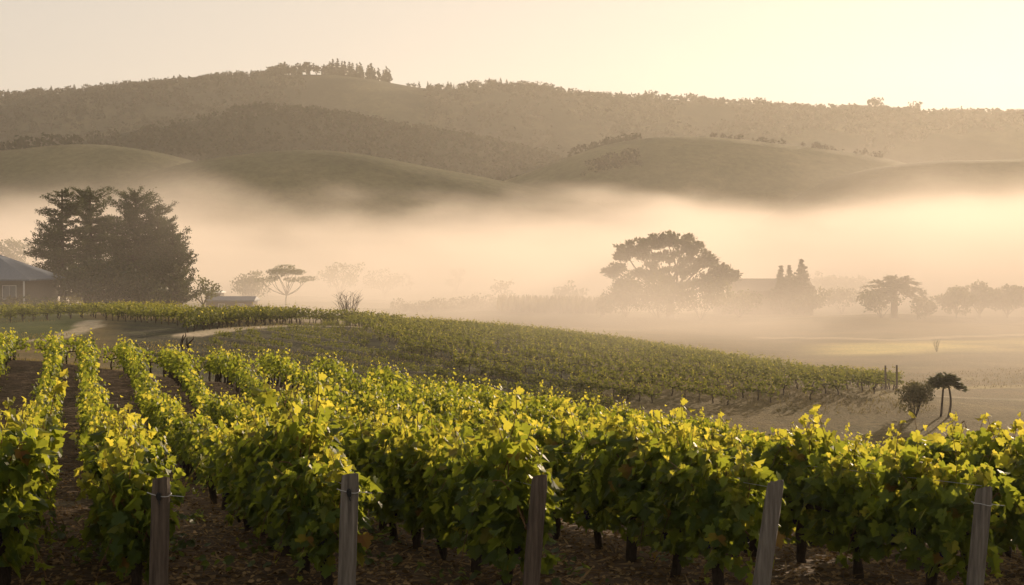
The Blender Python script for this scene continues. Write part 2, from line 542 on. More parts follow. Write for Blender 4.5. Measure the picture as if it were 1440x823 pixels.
# ------------------------------------------------------------------ hills
def hill_material(name, c1, c2, c3):
    m, nt, out = nodes(name)
    tc = N(nt, 'ShaderNodeTexCoord')
    n1 = N(nt, 'ShaderNodeTexNoise', Scale=0.012, Detail=6, Roughness=0.6)
    n2 = N(nt, 'ShaderNodeTexNoise', Scale=0.25, Detail=5, Roughness=0.7)
    for q in (n1, n2):
        nt.links.new(tc.outputs['Object'], q.inputs['Vector'])
    a = ramp(nt, n1.outputs['Fac'], [(0.35, c1), (0.5, c2), (0.68, c3)])
    b = ramp(nt, n2.outputs['Fac'], [(0.3, (0.7, 0.7, 0.7)), (0.7, (1.25, 1.25, 1.25))])
    mx = N(nt, 'ShaderNodeMix', data_type='RGBA', blend_type='MULTIPLY'); mx.inputs['Factor'].default_value = 1
    nt.links.new(a, mx.inputs[6]); nt.links.new(b, mx.inputs[7])
    p = N(nt, 'ShaderNodeBsdfPrincipled', Roughness=0.95)
    p.inputs['Specular IOR Level'].default_value = 0.05
    nt.links.new(mx.outputs[2], p.inputs['Base Color'])
    bm = N(nt, 'ShaderNodeBump', Strength=0.6, Distance=2.0)
    nt.links.new(n2.outputs['Fac'], bm.inputs['Height']); nt.links.new(bm.outputs[0], p.inputs['Normal'])
    nt.links.new(p.outputs[0], out.inputs['Surface'])
    return m


M_GRASSHILL = hill_material('grass_hill', (0.052, 0.053, 0.024), (0.078, 0.075, 0.035), (0.125, 0.11, 0.055))
M_WOODHILL = hill_material('wooded_hill', (0.014, 0.016, 0.010), (0.020, 0.021, 0.013), (0.03, 0.029, 0.018))
M_RIDGE = hill_material('ridge_hill', (0.016, 0.018, 0.012), (0.024, 0.025, 0.016), (0.07, 0.066, 0.034))
HILLS = {}


def hill(name, pts, D, front, back, mat, gully=0.05, step=10, bulge=1.0, seed=0, lo=-700, hi=2140, base=-16.0):
    pts = np.array(pts, float)
    px = np.arange(lo, hi + 1, step, dtype=float)
    py = np.interp(px, pts[:, 0], pts[:, 1])
    k = np.ones(9) / 9
    py = np.convolve(np.pad(py, 4, mode='edge'), k, mode='valid')
    D_ = D + 0 * px
    zr = (360 - py) / F * D_ + ZC
    zr = np.maximum(zr, base)
    ts = np.concatenate([np.linspace(0, 1, 46), 1 + np.linspace(0, 1, 12)[1:]])
    V = []
    for t_ in ts:
        if t_ <= 1:
            d = D_ - front * (1 - t_); s = np.sin(t_ * np.pi / 2) ** (1.6 * bulge)
        else:
            d = D_ + back * (t_ - 1); s = np.cos((t_ - 1) * np.pi / 2) ** 1.5
        x = (px - 720) / F * d
        nz = fbm(x * 0.008 + seed * 3.7, d * 0.0045 + seed, 4) * gully * 4 * np.clip(s * (1 - s) * 2.2 + 0.03, 0, 1) * (zr - base)
        V.append(np.stack([x, d, base + (zr - base) * s + nz], -1))
    V = np.array(V)
    n_, c_ = V.shape[:2]
    g = Geo()
    q = np.arange(n_ - 1)[:, None] * c_ + np.arange(c_ - 1)[None, :]
    g.add(V.reshape(-1, 3), np.stack([q, q + 1, q + c_ + 1, q + c_], -1).reshape(-1, 4))
    o = tag(g.build('hill', mat, smooth_shade=True), kind='structure')
    HILLS[name] = V
    return o


RIDGE = [(-700, 150), (0, 139), (100, 133), (240, 122), (330, 112), (400, 108), (470, 106), (530, 114), (575, 125), (620, 130), (700, 123), (760, 130),
         (850, 140), (950, 143), (1050, 150), (1150, 158), (1250, 158), (1350, 165), (1440, 164), (2140, 180)]
hill('ridge', RIDGE, 1420, 400, 200, M_RIDGE, 0.10, seed=1)
hill('spur', [(-700, 330), (-60, 240), (60, 215), (150, 192), (260, 176), (330, 160), (370, 154), (440, 160), (500, 168), (560, 186), (620, 190), (700, 206), (780, 226), (840, 250), (960, 330)],
     1020, 230, 160, M_WOODHILL, 0.06, seed=2)
hill('knoll', [(-700, 200), (-100, 215), (0, 214), (60, 206), (120, 202), (180, 207), (260, 222), (340, 250), (420, 300), (520, 400)], 800, 170, 150, M_GRASSHILL, 0.05, seed=3)
hill('grass', [(60, 400), (160, 260), (250, 232), (330, 220), (400, 213), (450, 212), (510, 218), (580, 232), (680, 250), (760, 266), (830, 282), (940, 330), (1000, 400)], 660, 150, 130, M_GRASSHILL, 0.05, seed=4)
hill('mound', [(560, 400), (640, 280), (700, 258), (760, 238), (820, 213), (880, 198), (950, 193), (1020, 195), (1100, 204), (1180, 213), (1260, 226), (1340, 250), (1440, 330), (1500, 400)], 800, 180, 150, M_GRASSHILL, 0.06, seed=5)
hill('shoulder', [(900, 400), (1060, 320), (1140, 262), (1200, 242), (1260, 232), (1320, 227), (1440, 225), (1700, 222), (2140, 225)], 690, 150, 130, M_GRASSHILL, 0.05, seed=6)


# ------------------------------------------------------------------ haze and fog
def slab(name, lo, hi):
    lo, hi = np.array(lo, float), np.array(hi, float)
    g = Geo(); box(g, (0, 0, 0), hi - lo)
    o = g.build(name, [], loc=tuple((lo + hi) / 2))
    return tag(o, kind='stuff')


print('GROUND', GZ.min(), GZ.max(), GX.min(), GX.max(), GY.min(), GY.max(), GZ[0].min(), GZ[0].max())
hz = slab('haze', (-2100, -40, min(float(GZ.min()), -17.0) - 1.0), (2100, 1740, 225))
m, nt, out = nodes('haze_air')
pv = N(nt, 'ShaderNodeVolumePrincipled', Density=0.00015, Anisotropy=0.5)
pv.inputs['Color'].default_value = (0.97, 0.905, 0.81, 1)
nt.links.new(pv.outputs[0], out.inputs['Volume'])
hz.data.materials.append(m)

fog = slab('fog_bank', (-560, 62, -17), (560, 700, 46))
m, nt, out = nodes('valley_fog')
geo = N(nt, 'ShaderNodeNewGeometry')
sep = N(nt, 'ShaderNodeSeparateXYZ')
nt.links.new(geo.outputs['Position'], sep.inputs[0])


def mr(val, a, b, c, d, mode='LINEAR'):
    q = N(nt, 'ShaderNodeMapRange', interpolation_type=mode)
    nt.links.new(val, q.inputs[0])
    for i_, v_ in zip((1, 2, 3, 4), (a, b, c, d)):
        q.inputs[i_].default_value = v_
    return q.outputs[0]


def mth(op, a, b):
    q = N(nt, 'ShaderNodeMath', operation=op)
    for i_, v_ in ((0, a), (1, b)):
        if isinstance(v_, (int, float)):
            q.inputs[i_].default_value = v_
        else:
            nt.links.new(v_, q.inputs[i_])
    return q.outputs[0]


mp = N(nt, 'ShaderNodeMapping')
mp.inputs['Scale'].default_value = (0.012, 0.009, 0.03)
nt.links.new(geo.outputs['Position'], mp.inputs[0])
nz = N(nt, 'ShaderNodeTexNoise', Scale=1.0, Detail=3, Roughness=0.55)
nt.links.new(mp.outputs[0], nz.inputs['Vector'])
top = mth('ADD', mr(sep.outputs[1], 120, 560, 3.5, 26.0), mr(nz.outputs['Fac'], 0.3, 0.7, -12, 12))
hgt = mth('SUBTRACT', top, sep.outputs[2])
vert = mr(hgt, -2, 20, 0, 1, 'SMOOTHSTEP')
dep = mr(sep.outputs[1], 75, 230, 0.52, 1.0)
edge = mr(sep.outputs[1], 62, 90, 0, 1)
side = mr(sep.outputs[0], -70, 70, 1.05, 1.8)
mp2 = N(nt, 'ShaderNodeMapping')
mp2.inputs['Scale'].default_value = (0.02, 0.012, 0.09)
nt.links.new(geo.outputs['Position'], mp2.inputs[0])
nz2 = N(nt, 'ShaderNodeTexNoise', Scale=1.0, Detail=3, Roughness=0.6)
nt.links.new(mp2.outputs[0], nz2.inputs['Vector'])
vert = mth('MULTIPLY', vert, mr(nz2.outputs['Fac'], 0.3, 0.7, 0.45, 1.5))
den = mth('MULTIPLY', mth('MULTIPLY', mth('MULTIPLY', vert, dep), mth('MULTIPLY', edge, side)), 0.0105)
pv = N(nt, 'ShaderNodeVolumePrincipled', Anisotropy=0.22)
pv.inputs['Color'].default_value = (0.98, 0.88, 0.80, 1)
nt.links.new(den, pv.inputs['Density'])
nt.links.new(pv.outputs[0], out.inputs['Volume'])
fog.data.materials.append(m)
try:
    m.cycles.volume_step_rate = 0.25
except Exception:
    pass
SC.cycles.volume_step_rate = 0.3


# ------------------------------------------------------------------ grapevines
def rand_dirs(r, n):
    return unit(r.normal(size=(n, 3)))


def vine_geo(seed, kind):
    """local x runs along the row; returns trunk, foliage, canes"""
    r = np.random.default_rng(seed)
    tr, fo, ca_ = Geo(), Geo(), Geo()
    wob = r.normal(0, 0.03, (6, 2)); wob[0] = 0
    zz = np.linspace(-0.05, 0.60, 6)
    pts = np.column_stack([np.cumsum(wob[:, 0]), np.cumsum(wob[:, 1]) * 0.6, zz])
    sides = {'hero': 8, 'mid': 5, 'far': 4}[kind]
    tube(tr, pts, np.linspace(0.055, 0.036, 6) * r.uniform(0.85, 1.2, 6), sides)
    for s in (-1, 1):
        q = np.linspace(0, 1, 5)
        arm = np.column_stack([pts[-1, 0] + s * q * 0.58, pts[-1, 1] + r.normal(0, 0.015, 5), 0.58 + 0.08 * np.sin(q * 2.2) + r.normal(0, 0.01, 5)])
        tube(tr, arm, np.linspace(0.034, 0.018, 5), max(4, sides - 2))
    ns = {'hero': 17, 'mid': 12, 'far': 7}[kind]
    per = {'hero': 28, 'mid': 20, 'far': 10}[kind]
    C, Nn, T, S, Y = [], [], [], [], []
    for i in range(ns):
        x0 = -0.62 + 1.24 * (i + r.uniform(0.1, 0.9)) / ns
        H = r.uniform(0.42, 0.86) * (r.uniform(1.2, 1.5) if r.random() < 0.22 else 1.0)
        lean = r.normal(0, 0.18)
        droop = r.random() < 0.32
        q = np.linspace(0, 1, 7)
        if droop:
            sy = r.choice([-1, 1])
            p3 = np.column_stack([x0 + 0.15 * r.normal() * q, sy * (0.40 * q), 0.65 + (0.55 * np.sin(q * 2.6) * r.uniform(0.7, 1.1) if i % 3 else 0.22 * np.sin(q * 3) - 0.42 * q ** 1.5)])
        else:
            p3 = np.column_stack([x0 + r.normal(0, 0.13) * q + 0.03 * np.sin(q * 6 + i), lean * q + 0.05 * np.sin(q * 5 + i), 0.62 + H * q])
        if kind != 'far':
            tube(ca_, p3, np.linspace(0.007, 0.003, 7) * (1 if kind == 'hero' else 1.3), 4, cap=False)
        nl = per + int(r.integers(-3, 4))
        t = np.sort(r.uniform(0.0, 1.0, nl)); t[-1] = 1.0
        cc = np.column_stack([np.interp(t, q, p3[:, k]) for k in range(3)])
        off = rand_dirs(r, nl) * (0.04 + 0.13 * (1 - t) ** 0.5 * r.uniform(0.3, 1.3, nl))[:, None]
        off[:, 2] *= 0.5
        cc = cc + off
        yv = np.clip((t - 0.62) / 0.38, 0, 1) * (0.2 if droop else 1.0)
        C.append(cc); Y.append(yv)
        outw = np.column_stack([off[:, 0], off[:, 1] * 1.5 + 0.15 * np.sign(cc[:, 1]), np.full(nl, 0.06)])
        Nn.append(unit(outw) + np.array([0, 0, 0.25]) + r.normal(0, 0.7, (nl, 3)))
        T.append(np.column_stack([r.normal(0, 0.6, nl), np.sign(cc[:, 1]) * 0.3 + r.normal(0, 0.4, nl), -0.9 + 1.1 * yv]))
        S.append((1 - 0.45 * np.clip((t - 0.75) / 0.25, 0, 1)) * r.uniform(0.07, 0.135, nl))
    # filler leaves through the leaf wall
    nf = {'hero': 320, 'mid': 130, 'far': 50}[kind]
    x = r.uniform(-0.65, 0.65, nf); z = (0.30 + 1.05 * r.beta(1.3, 1.6, nf)) if kind == 'hero' else (0.42 + 0.95 * r.beta(1.5, 1.7, nf))
    w = 0.24 * np.sqrt(np.clip(1 - ((z - 0.85) / 0.68) ** 2, 0.05, 1))
    y = r.uniform(-1, 1, nf); y = np.sign(y) * np.abs(y) ** 0.6 * w
    cc = np.column_stack([x, y, z])
    C.append(cc); Y.append(np.where(r.random(nf) < 0.05, 0.8, 0.0))
    Nn.append(np.column_stack([r.normal(0, 0.35, nf), np.sign(y) * 0.8, np.full(nf, 0.35)]) + r.normal(0, 0.5, (nf, 3)))
    T.append(np.column_stack([r.normal(0, 0.5, nf), np.sign(y) * 0.4, np.full(nf, -0.9)]))
    S.append(r.uniform(0.075, 0.14, nf))
    C = np.vstack(C); Nn = np.vstack(Nn); T = np.vstack(T); S = np.concatenate(S); Y = np.concatenate(Y)
    S = S * {'hero': 1.13, 'mid': 1.12, 'far': 1.45}[kind]
    Y = np.clip(Y * r.uniform(0.5, 1.1, len(Y)), 0, 1)
    if kind == 'hero':
        for q, tv in enumerate((LEAF_V, LEAF_V2, LEAF_V3)):
            leaves(fo, C[q::3], Nn[q::3], T[q::3], S[q::3], tv, att=Y[q::3])
    elif kind == 'mid':
        leaves(fo, C, Nn, T, S, MID_V, MID_F4, att=Y)
    else:
        leaves(fo, C, Nn, T, S, CARD_V, CARD_F, att=Y)
    return tr, fo, ca_


ICO = None


def grape_cluster(seed):
    import bmesh
    global ICO
    if ICO is None:
        bm = bmesh.new(); bmesh.ops.create_icosphere(bm, subdivisions=1, radius=1.0)
        ICO = (np.array([v.co[:] for v in bm.verts]), np.array([[v.index for v in f.verts] for f in bm.faces]))
        bm.free()
    r = np.random.default_rng(seed)
    g = Geo()
    for i in range(64):
        t = r.random() ** 0.8
        rad = 0.042 * r.random() ** 0.4 * (1 - t) ** 0.7 + 0.004
        a = r.uniform(0, 6.28)
        g.add(ICO[0] * 0.0125 * r.uniform(0.9, 1.1) + [rad * math.cos(a), rad * math.sin(a), -0.16 * t], ICO[1])
    return g


HERO = []
for s in range(9):
    tr, fo, cg = vine_geo(100 + s, 'hero')
    HERO.append((tr.mesh('trunk', M_BARK, True), fo.mesh('foliage', M_LEAF), cg.mesh('cane', M_CANE, True)))
MID = []
for s in range(8):
    tr, fo, cg = vine_geo(200 + s, 'mid')
    MID.append((tr.mesh('trunk', M_BARK, True), fo.mesh('foliage', M_LEAF), cg.mesh('cane', M_CANE)))
FARV = [vine_geo(300 + s, 'far') for s in range(8)]
CLUSTER = [grape_cluster(s).mesh('grape_cluster', M_GRAPE, True) for s in range(3)]

D0 = 11.85
VPX = 100.0
ROW_ANG = math.atan((720 - VPX) / F)
RDIR = np.array([-math.sin(ROW_ANG), math.cos(ROW_ANG)])
ROW_PX = {-3: -640, -2: -330, -1: -4, 0: 192, 1: 468, 2: 738, 3: 1050, 4: 1352}
for k in range(5, 26):
    ROW_PX[k] = 1352 + 288 * (k - 4)
POST_NAME = {0: 'the leaf covered post with a black clip', 1: 'the pale post with a wire loop', 2: 'the dark brown post',
             3: 'the leaning grey post', 4: 'the narrow post with a wire tail'}
CREST = [(-400, 62), (60, 62), (200, 60), (450, 54), (700, 47), (1000, 38), (1250, 32), (1440, 29), (1900, 27)]


def crest_D(px):
    return np.interp(px, [c[0] for c in CREST], [c[1] for c in CREST])


plants = []
for k, p0 in ROW_PX.items():
    base = np.array(w2(p0, D0 + 0.15))
    s_ = 0.28 if k == 0 else 0.45
    j = 0
    while True:
        q = base + RDIR * s_
        if q[1] > 66:
            break
        px = 720 + F * q[0] / q[1]
        if q[1] > crest_D(px):
            break
        gap = rng.random() < 0.04 and j > 2
        if not gap:
            plants.append((k, j, q[0] + rng.normal(0, 0.03), q[1] + rng.normal(0, 0.03), px))
        s_ += float(np.interp(q[1], [13, 22], [1.10, 0.95])) + rng.normal(0, 0.05)
        j += 1
vis = [p for p in plants if -110 < p[4] < 1540]
vis.sort(key=lambda p: p[3])
single = set((p[0], p[1]) for p in vis[:300])
WORDS = ['first', 'second', 'third', 'fourth', 'fifth', 'sixth', 'seventh', 'eighth', 'ninth', 'tenth']


def vine_label(k, j):
    if k in POST_NAME:
        if j == 0:
            return 'bushy backlit grapevine growing right behind ' + POST_NAME[k]
        if j < 5:
            return f'{WORDS[j]} grapevine along the row behind ' + POST_NAME[k].replace('the leaf covered post with a black clip', 'the leaf covered post')
        return 'grapevine well back in the row behind ' + POST_NAME[k]
    if k < 0:
        if j < 6 and k == -1:
            return f'{WORDS[j]} grapevine in the row left of the bare soil aisle'
        return 'yellowish grapevine in the outer rows left of the bare soil aisle, away from any post'
    if k < 9:
        return f'grapevine in the {WORDS[k - 5]} row past the narrow post with a wire tail'
    return 'half hidden grapevine in the crowded farther rows of the front vineyard, only its crown showing'


rest = Geo()
rot0 = math.pi / 2 + ROW_ANG


def rotm(a, s):
    return np.array([[math.cos(a) * s, -math.sin(a) * s, 0], [math.sin(a) * s, math.cos(a) * s, 0], [0, 0, s]])


FOL_ONLY, FOL_FAR = [], []
for tr, fo, cg in FARV:
    gg = Geo(); gg.merge(tr, mat_shift=1); gg.merge(fo)
    FOL_ONLY.append(gg.pack())
    g2 = Geo(); g2.merge(tr, mat_shift=1); g2.merge(fo, mat_shift=2)
    FOL_FAR.append(g2.pack())


def add_rest(x, y, z, a, s):
    rest.merge((FOL_ONLY if y < 64 else FOL_FAR)[int(rng.integers(len(FOL_ONLY)))], rotm(a, s), (x, y, z))


for n_, (k, j, x, y, px) in enumerate(plants):
    z = float(ground_z(x, y)) - 0.02
    a = rot0 + (math.pi if rng.random() < 0.5 else 0) + rng.normal(0, 0.06)
    s = rng.uniform(0.88, 1.12) * (1.06 if j == 0 else float(np.interp(y, [13, 22, 60], [1.03, 0.88, 0.88])))
    if (k, j) in single:
        root = tag(empty('grapevine', (x, y, z), a), vine_label(k, j), 'grapevine', 'grapevines in rows behind the wooden posts')
        root.scale = (s, s, s)
        hero = y < 18.5
        lib = (HERO if hero else MID)[int(rng.integers(9 if hero else 8))]
        place('trunk', lib[0], root); place('foliage', lib[1], root)
        if y < 26:
            place('cane', lib[2], root)
        if hero and -60 < px < 1500:
            for c in range(3 if y < 14.5 else 2):
                place('grape_cluster', CLUSTER[int(rng.integers(3))], root, (rng.uniform(-0.5, 0.5), rng.choice([-1, 1]) * rng.uniform(0.05, 0.2), rng.uniform(0.50, 0.72)))
    elif -500 < px < 1940:
        add_rest(x, y, z, a, s)

YOUNG = np.array([(300, 472), (420, 462), (470, 454), (540, 480), (640, 510), (760, 538), (900, 561), (860, 575), (700, 560), (520, 535), (360, 515), (280, 500)], float)
# second vineyard on the slope beyond the dip
POLY2 = np.array([(470, 452), (520, 455), (700, 468), (900, 492), (1050, 515), (1180, 535), (1262, 546), (1262, 553), (1180, 560), (1050, 572), (900, 567), (760, 547), (640, 520), (540, 484)], float)


def inside(px, py, poly):
    c = False
    for (x1, y1), (x2, y2) in zip(poly, np.roll(poly, -1, 0)):
        if (y1 > py) != (y2 > py) and px < (x2 - x1) * (py - y1) / (y2 - y1) + x1:
            c = not c
    return c


cr = RD2
nrm2 = np.array([cr[1], -cr[0]])
for u in np.arange(-40, 160, 3.3):
    for v in np.arange(-40, 190, 0.92):
        q = nrm2 * u + cr * v + rng.normal(0, 0.06, 2)
        if not (60 < q[1] < 150):
            continue
        z = float(ground_z(q[0], q[1]))
        px, py = px_of(q[0], q[1], z)
        if inside(px, py, POLY2) and rng.random() > 0.06:
            add_rest(q[0], q[1], z, math.atan2(cr[1], cr[0]) + math.pi * (rng.random() < .5), rng.uniform(0.9, 1.1) * float(np.interp(px, [500, 900, 1150, 1250], [0.84, 0.86, 0.92, 1.0])))


for u in np.arange(-40, 160, 3.3):
    for v in np.arange(-40, 190, 0.75):
        q = nrm2 * u + cr * v + rng.normal(0, 0.08, 2)
        if not (60 < q[1] < 150):
            continue
        z = float(ground_z(q[0], q[1]))
        px, py = px_of(q[0], q[1], z)
        if inside(px, py, YOUNG) and rng.random() > 0.12:
            add_rest(q[0], q[1], z - 0.16, math.atan2(cr[1], cr[0]), rng.uniform(0.42, 0.56) + 0.15 * max(0, (px - 500) / 300))


def vine_line(pts, sp, s0=1.0, rows=1, gap=2.0):
    pts = np.array([w2(*p) for p in pts])
    seg = np.linalg.norm(np.diff(pts, axis=0), axis=1)
    L = np.concatenate([[0], np.cumsum(seg)])
    for r_ in range(rows):
        for d in np.arange(0, L[-1], sp):
            x = np.interp(d, L, pts[:, 0]); y = np.interp(d, L, pts[:, 1]) + r_ * gap
            dx = np.interp(d + 1, L, pts[:, 0]) - x; dy = np.interp(d + 1, L, pts[:, 1]) + r_ * gap - y
            add_rest(x + rng.normal(0, .08), y + rng.normal(0, .08), float(ground_z(x, y)), math.atan2(dy, dx), rng.uniform(0.88, 1.1) * s0)


vine_line([(262, 101.5), (330, 109), (405, 116), (500, 120), (560, 122)], 1.2, 1.05, 3, 3.0)
vine_line([(150, 118), (215, 112), (262, 108), (300, 112), (400, 122)], 1.2, 1.0, 4, 3.2)
vine_line([(-140, 118), (0, 118), (120, 124), (200, 124)], 1.15, 0.95, 6, 3.2)
vine_line([(-90, 61), (60, 61.5), (200, 59.5), (330, 57.5), (420, 55.5)], 1.15, 0.92)
rest.build('grapevines', [M_LEAF, M_BARK, M_LEAF_FAR])
tag(bpy.data.objects['grapevines'], 'massed grapevines filling the far rows and the hazy slope beyond the dip', 'grapevines', kind='stuff')


# ------------------------------------------------------------------ posts, wires
def wooden_post(px_base, px_top, y_top, D, rad, mat, label, clip, wire):
    b = gpt(px_base, D)
    top = P(px_top, y_top, D)
    r = np.random.default_rng(int(px_base))
    root = tag(empty('wooden_post', tuple(b)), label, 'post', 'end posts of the vine rows')
    d = top - b
    g = Geo()
    n = 18
    th = np.linspace(0, 2 * np.pi, n, endpoint=False)
    prof = 1 + 0.06 * np.sin(th * 3 + r.uniform(0, 6)) + 0.03 * r.normal(size=n)
    crack = r.integers(0, n, 2)
    prof[crack] -= 0.10
    V = []
    zs = np.concatenate([[-0.15 / d[2]], np.linspace(0, 1, 14)])
    for i, s in enumerate(zs):
        rr = rad * (1.05 - 0.06 * s) * prof * (1 + 0.015 * r.normal(size=n))
        if i == len(zs) - 1:
            rr = rr * 0.93
        ring = np.stack([np.cos(th) * rr, np.sin(th) * rr, np.zeros(n)], -1) + d * s
        if s > 0.9:
            ring[:, 2] += 0.02 * np.cos(th + 1.1) * (s - 0.9) * 10 + r.normal(0, 0.003, n)
        V.append(ring)
    V = np.array(V); k = len(V)
    i = np.arange(k - 1)[:, None] * n + np.arange(n)[None]; j = np.arange(k - 1)[:, None] * n + (np.arange(n)[None] + 1) % n
    g.add(V.reshape(-1, 3), np.stack([i, j, j + n, i + n], -1).reshape(-1, 4))
    capv = np.vstack([V[-1], V[-1].mean(0) - [0, 0, 0.004]])
    g.add(capv, [[q, (q + 1) % n, n] for q in range(n)])
    g.build('shaft', mat, root)
    c = d * (1 - 0.13 / np.linalg.norm(d))
    if wire:
        w = Geo()
        t = np.linspace(0, 2 * np.pi, 22)
        tube(w, np.stack([np.cos(t) * rad * 1.10, np.sin(t) * rad * 1.10, 0.01 * np.sin(t * 2)], -1) + c, 0.0035, 5)
        tube(w, np.array([[rad * 0.95, -rad * 0.4, 0.0], [rad * 1.5, -rad * 0.5, -0.006], [rad * 2.6, -0.02, -0.016]]) + c, 0.0032, 5)
        tube(w, np.array([[-rad * 1.0, -rad * 0.3, 0.006], [-rad * 1.5, -rad * 0.2, 0.018]]) + c, 0.004, 5)
        w.build('wire_loop', M_WIRE, root)
    if clip:
        w = Geo()
        box(w, c + [0.004, -rad * 1.12, -0.005], (0.030, 0.022, 0.055))
        t = np.linspace(0, 2 * np.pi, 12)
        tube(w, np.stack([np.cos(t) * 0.016, np.full(12, -rad * 1.2), np.sin(t) * 0.028], -1) + c, 0.005, 5)
        tube(w, np.array([[0.0, -rad * 1.15, -0.03], [0.012, -rad * 1.2, -0.07]]) + c, 0.005, 5)
        w.build('clip', M_BLACK, root)
    return root, b, top


posts = [
    (219, 227, 673, 11.45, 0.074, M_WOOD_DARK, 'brown wooden post half covered by leaves, with a black clip', True, True),
    (485, 493, 668, 11.4, 0.070, M_WOOD, 'pale grey weathered post with a twisted wire loop near its top', True, True),
    (743, 759, 670, 11.4, 0.069, M_WOOD_DARK, 'dark brown wooden post beside a hanging bright yellow leaf', False, False),
    (1066, 1091, 677, 11.4, 0.069, M_WOOD, 'grey wooden post that leans clearly to one side', False, False),
    (1371, 1384, 686, 11.5, 0.067, M_WOOD, 'narrow grey wooden post with a straight wire crossing behind it', False, True),
]
for k, a in enumerate(posts):
    root, b, top = wooden_post(*a)
    g = Geo()
    for h in (0.72, 1.05):
        L = []
        for s in np.linspace(0.03, 34, 46):
            q = top[:2] + RDIR * s
            zg = float(ground_z(q[0], q[1]))
            L.append([q[0], q[1], zg + h - 0.02 * math.sin(s * 2.8) ** 2 if s > 0.1 else b[2] + h])
        tube(g, np.array(L) - np.array(L[0]), 0.0028, 4)
    # both strands belong to one taut line strung along the row
    w = g.build('trellis_wire', M_WIRE, loc=tuple(np.array(L[0])))
    tag(w, 'thin trellis wires running into the leaves from ' + POST_NAME[k], 'wire', 'trellis wires along the rows')


# ------------------------------------------------------------------ trees
def clumps(g, cs, rs, n, size, r, flat=0.7, tv=CARD_V, tf=CARD_F, up=0.3, shell=0.55, mat=0):
    for c, rad in zip(cs, rs):
        m_ = max(6, int(n * rad ** 1.6))
        d = rand_dirs(r, m_)
        q = d * (shell + (1 - shell) * r.random(m_))[:, None] ** 0.7 * rad
        q[:, 2] *= flat
        q *= r.uniform(0.75, 1.18, (m_, 1))
        leaves(g, np.asarray(c) + q, d + r.normal(0, 0.7, (m_, 3)), d * 0.8 + [0, 0, up] + r.normal(0, 0.5, (m_, 3)), r.uniform(0.6, 1.3, m_) * size, tv, tf, mat)


def limb_curve(a, b, r, sag=0.15, n=6):
    t = np.linspace(0, 1, n)[:, None]
    a, b = np.asarray(a, float), np.asarray(b, float)
    L = np.linalg.norm(b - a)
    return a + (b - a) * t + np.sin(t * np.pi) * np.array([r.normal(0, 0.06), r.normal(0, 0.06), sag]) * L


def finish(name, loc, tr, cr_, mleaf, label, cat, group, rz=0.0, mbark=M_TREEBARK):
    root = tag(empty(name, tuple(loc), rz), label, cat, group)
    if tr is not None:
        tr.build('trunk', mbark, root, True)
    if cr_ is not None:
        cr_.build('crown', mleaf, root)
    return root


def conifer(H, Rm, seed, bare=0.08, sweep=0.25, dens=1.0, leaf=0.34, prof=0.75, top=0.12, whorl=0.46):
    r = np.random.default_rng(seed)
    tr, cn = Geo(), Geo()
    zz = np.linspace(-0.3, H, 8)
    tube(tr, np.column_stack([r.normal(0, 0.06, 8), r.normal(0, 0.06, 8), zz]), np.linspace(0.028 * H, 0.006 * H, 8), 8)
    h = H * bare
    while h < H * 0.98:
        f = (h / H)
        L0 = Rm * (top + (1 - top) * (1 - f) ** prof) * (0.35 + 0.65 * smooth((f - bare + 0.12) / 0.25))
        for q in range(int(r.integers(4, 7))):
            a = r.uniform(0, 2 * np.pi)
            L = L0 * r.uniform(0.42, 1.18)
            e = np.array([math.cos(a) * L, math.sin(a) * L, h + L * sweep * r.uniform(0.4, 1.5)])
            c = limb_curve((0, 0, h), e, r, -0.10)
            tube(tr, c, np.linspace(0.012 * H * (1 - f) + 0.03, 0.015, 6), 4, cap=False)
            m_ = int(80 * L * dens) + 20
            t = r.uniform(0.18, 1.05, m_)
            p = np.column_stack([np.interp(t, np.linspace(0, 1, 6), c[:, k]) for k in range(3)])
            p += r.normal(0, 1, (m_, 3)) * np.array([0.13, 0.13, 0.10]) * (0.5 + L * 0.35)
            dirv = unit(e - [0, 0, h])
            leaves(cn, p, rand_dirs(r, m_) + [0, 0, 0.6], dirv + [0, 0, 0.35] + r.normal(0, 0.45, (m_, 3)), leaf * (0.45 + 0.55 * (1 - f) ** 0.5) * r.uniform(0.6, 1.3, m_), NEEDLE_V * [1.6, 1, 1], CARD_F)
        h += whorl * r.uniform(0.7, 1.3)
    return tr, cn


def broad(H, spread, seed, nlimb=7, dens=34, leaf=0.32, bare=0.22, flat=0.7, rise=0.9):
    r = np.random.default_rng(seed)
    tr, cn = Geo(), Geo()
    tb = np.array([r.normal(0, 0.1), r.normal(0, 0.1), H * bare])
    tube(tr, limb_curve((0, 0, -0.3), tb, r, 0.0), np.linspace(0.035 * H, 0.025 * H, 6), 8)
    cs, rs = [], []
    for i in range(nlimb):
        a = 2 * np.pi * i / nlimb + r.uniform(-0.4, 0.4)
        rr = spread * r.uniform(0.45, 0.95)
        e = np.array([math.cos(a) * rr, math.sin(a) * rr, H * r.uniform(0.45, rise)])
        c = limb_curve(tb, e, r, 0.12)
        tube(tr, c, np.linspace(0.018 * H, 0.006 * H, 6), 5, cap=False)
        cs += [e, c[3] + r.normal(0, 0.05 * H, 3)]
        rs += [spread * r.uniform(0.28, 0.42), spread * r.uniform(0.2, 0.34)]
        for k in range(3):
            cs.append(e + r.normal(0, 1, 3) * spread * 0.22); rs.append(spread * r.uniform(0.12, 0.24))
    cs.append(np.array([0, 0, H * 0.85])); rs.append(spread * 0.38)
    clumps(cn, cs, rs, dens, leaf, r, flat)
    return tr, cn


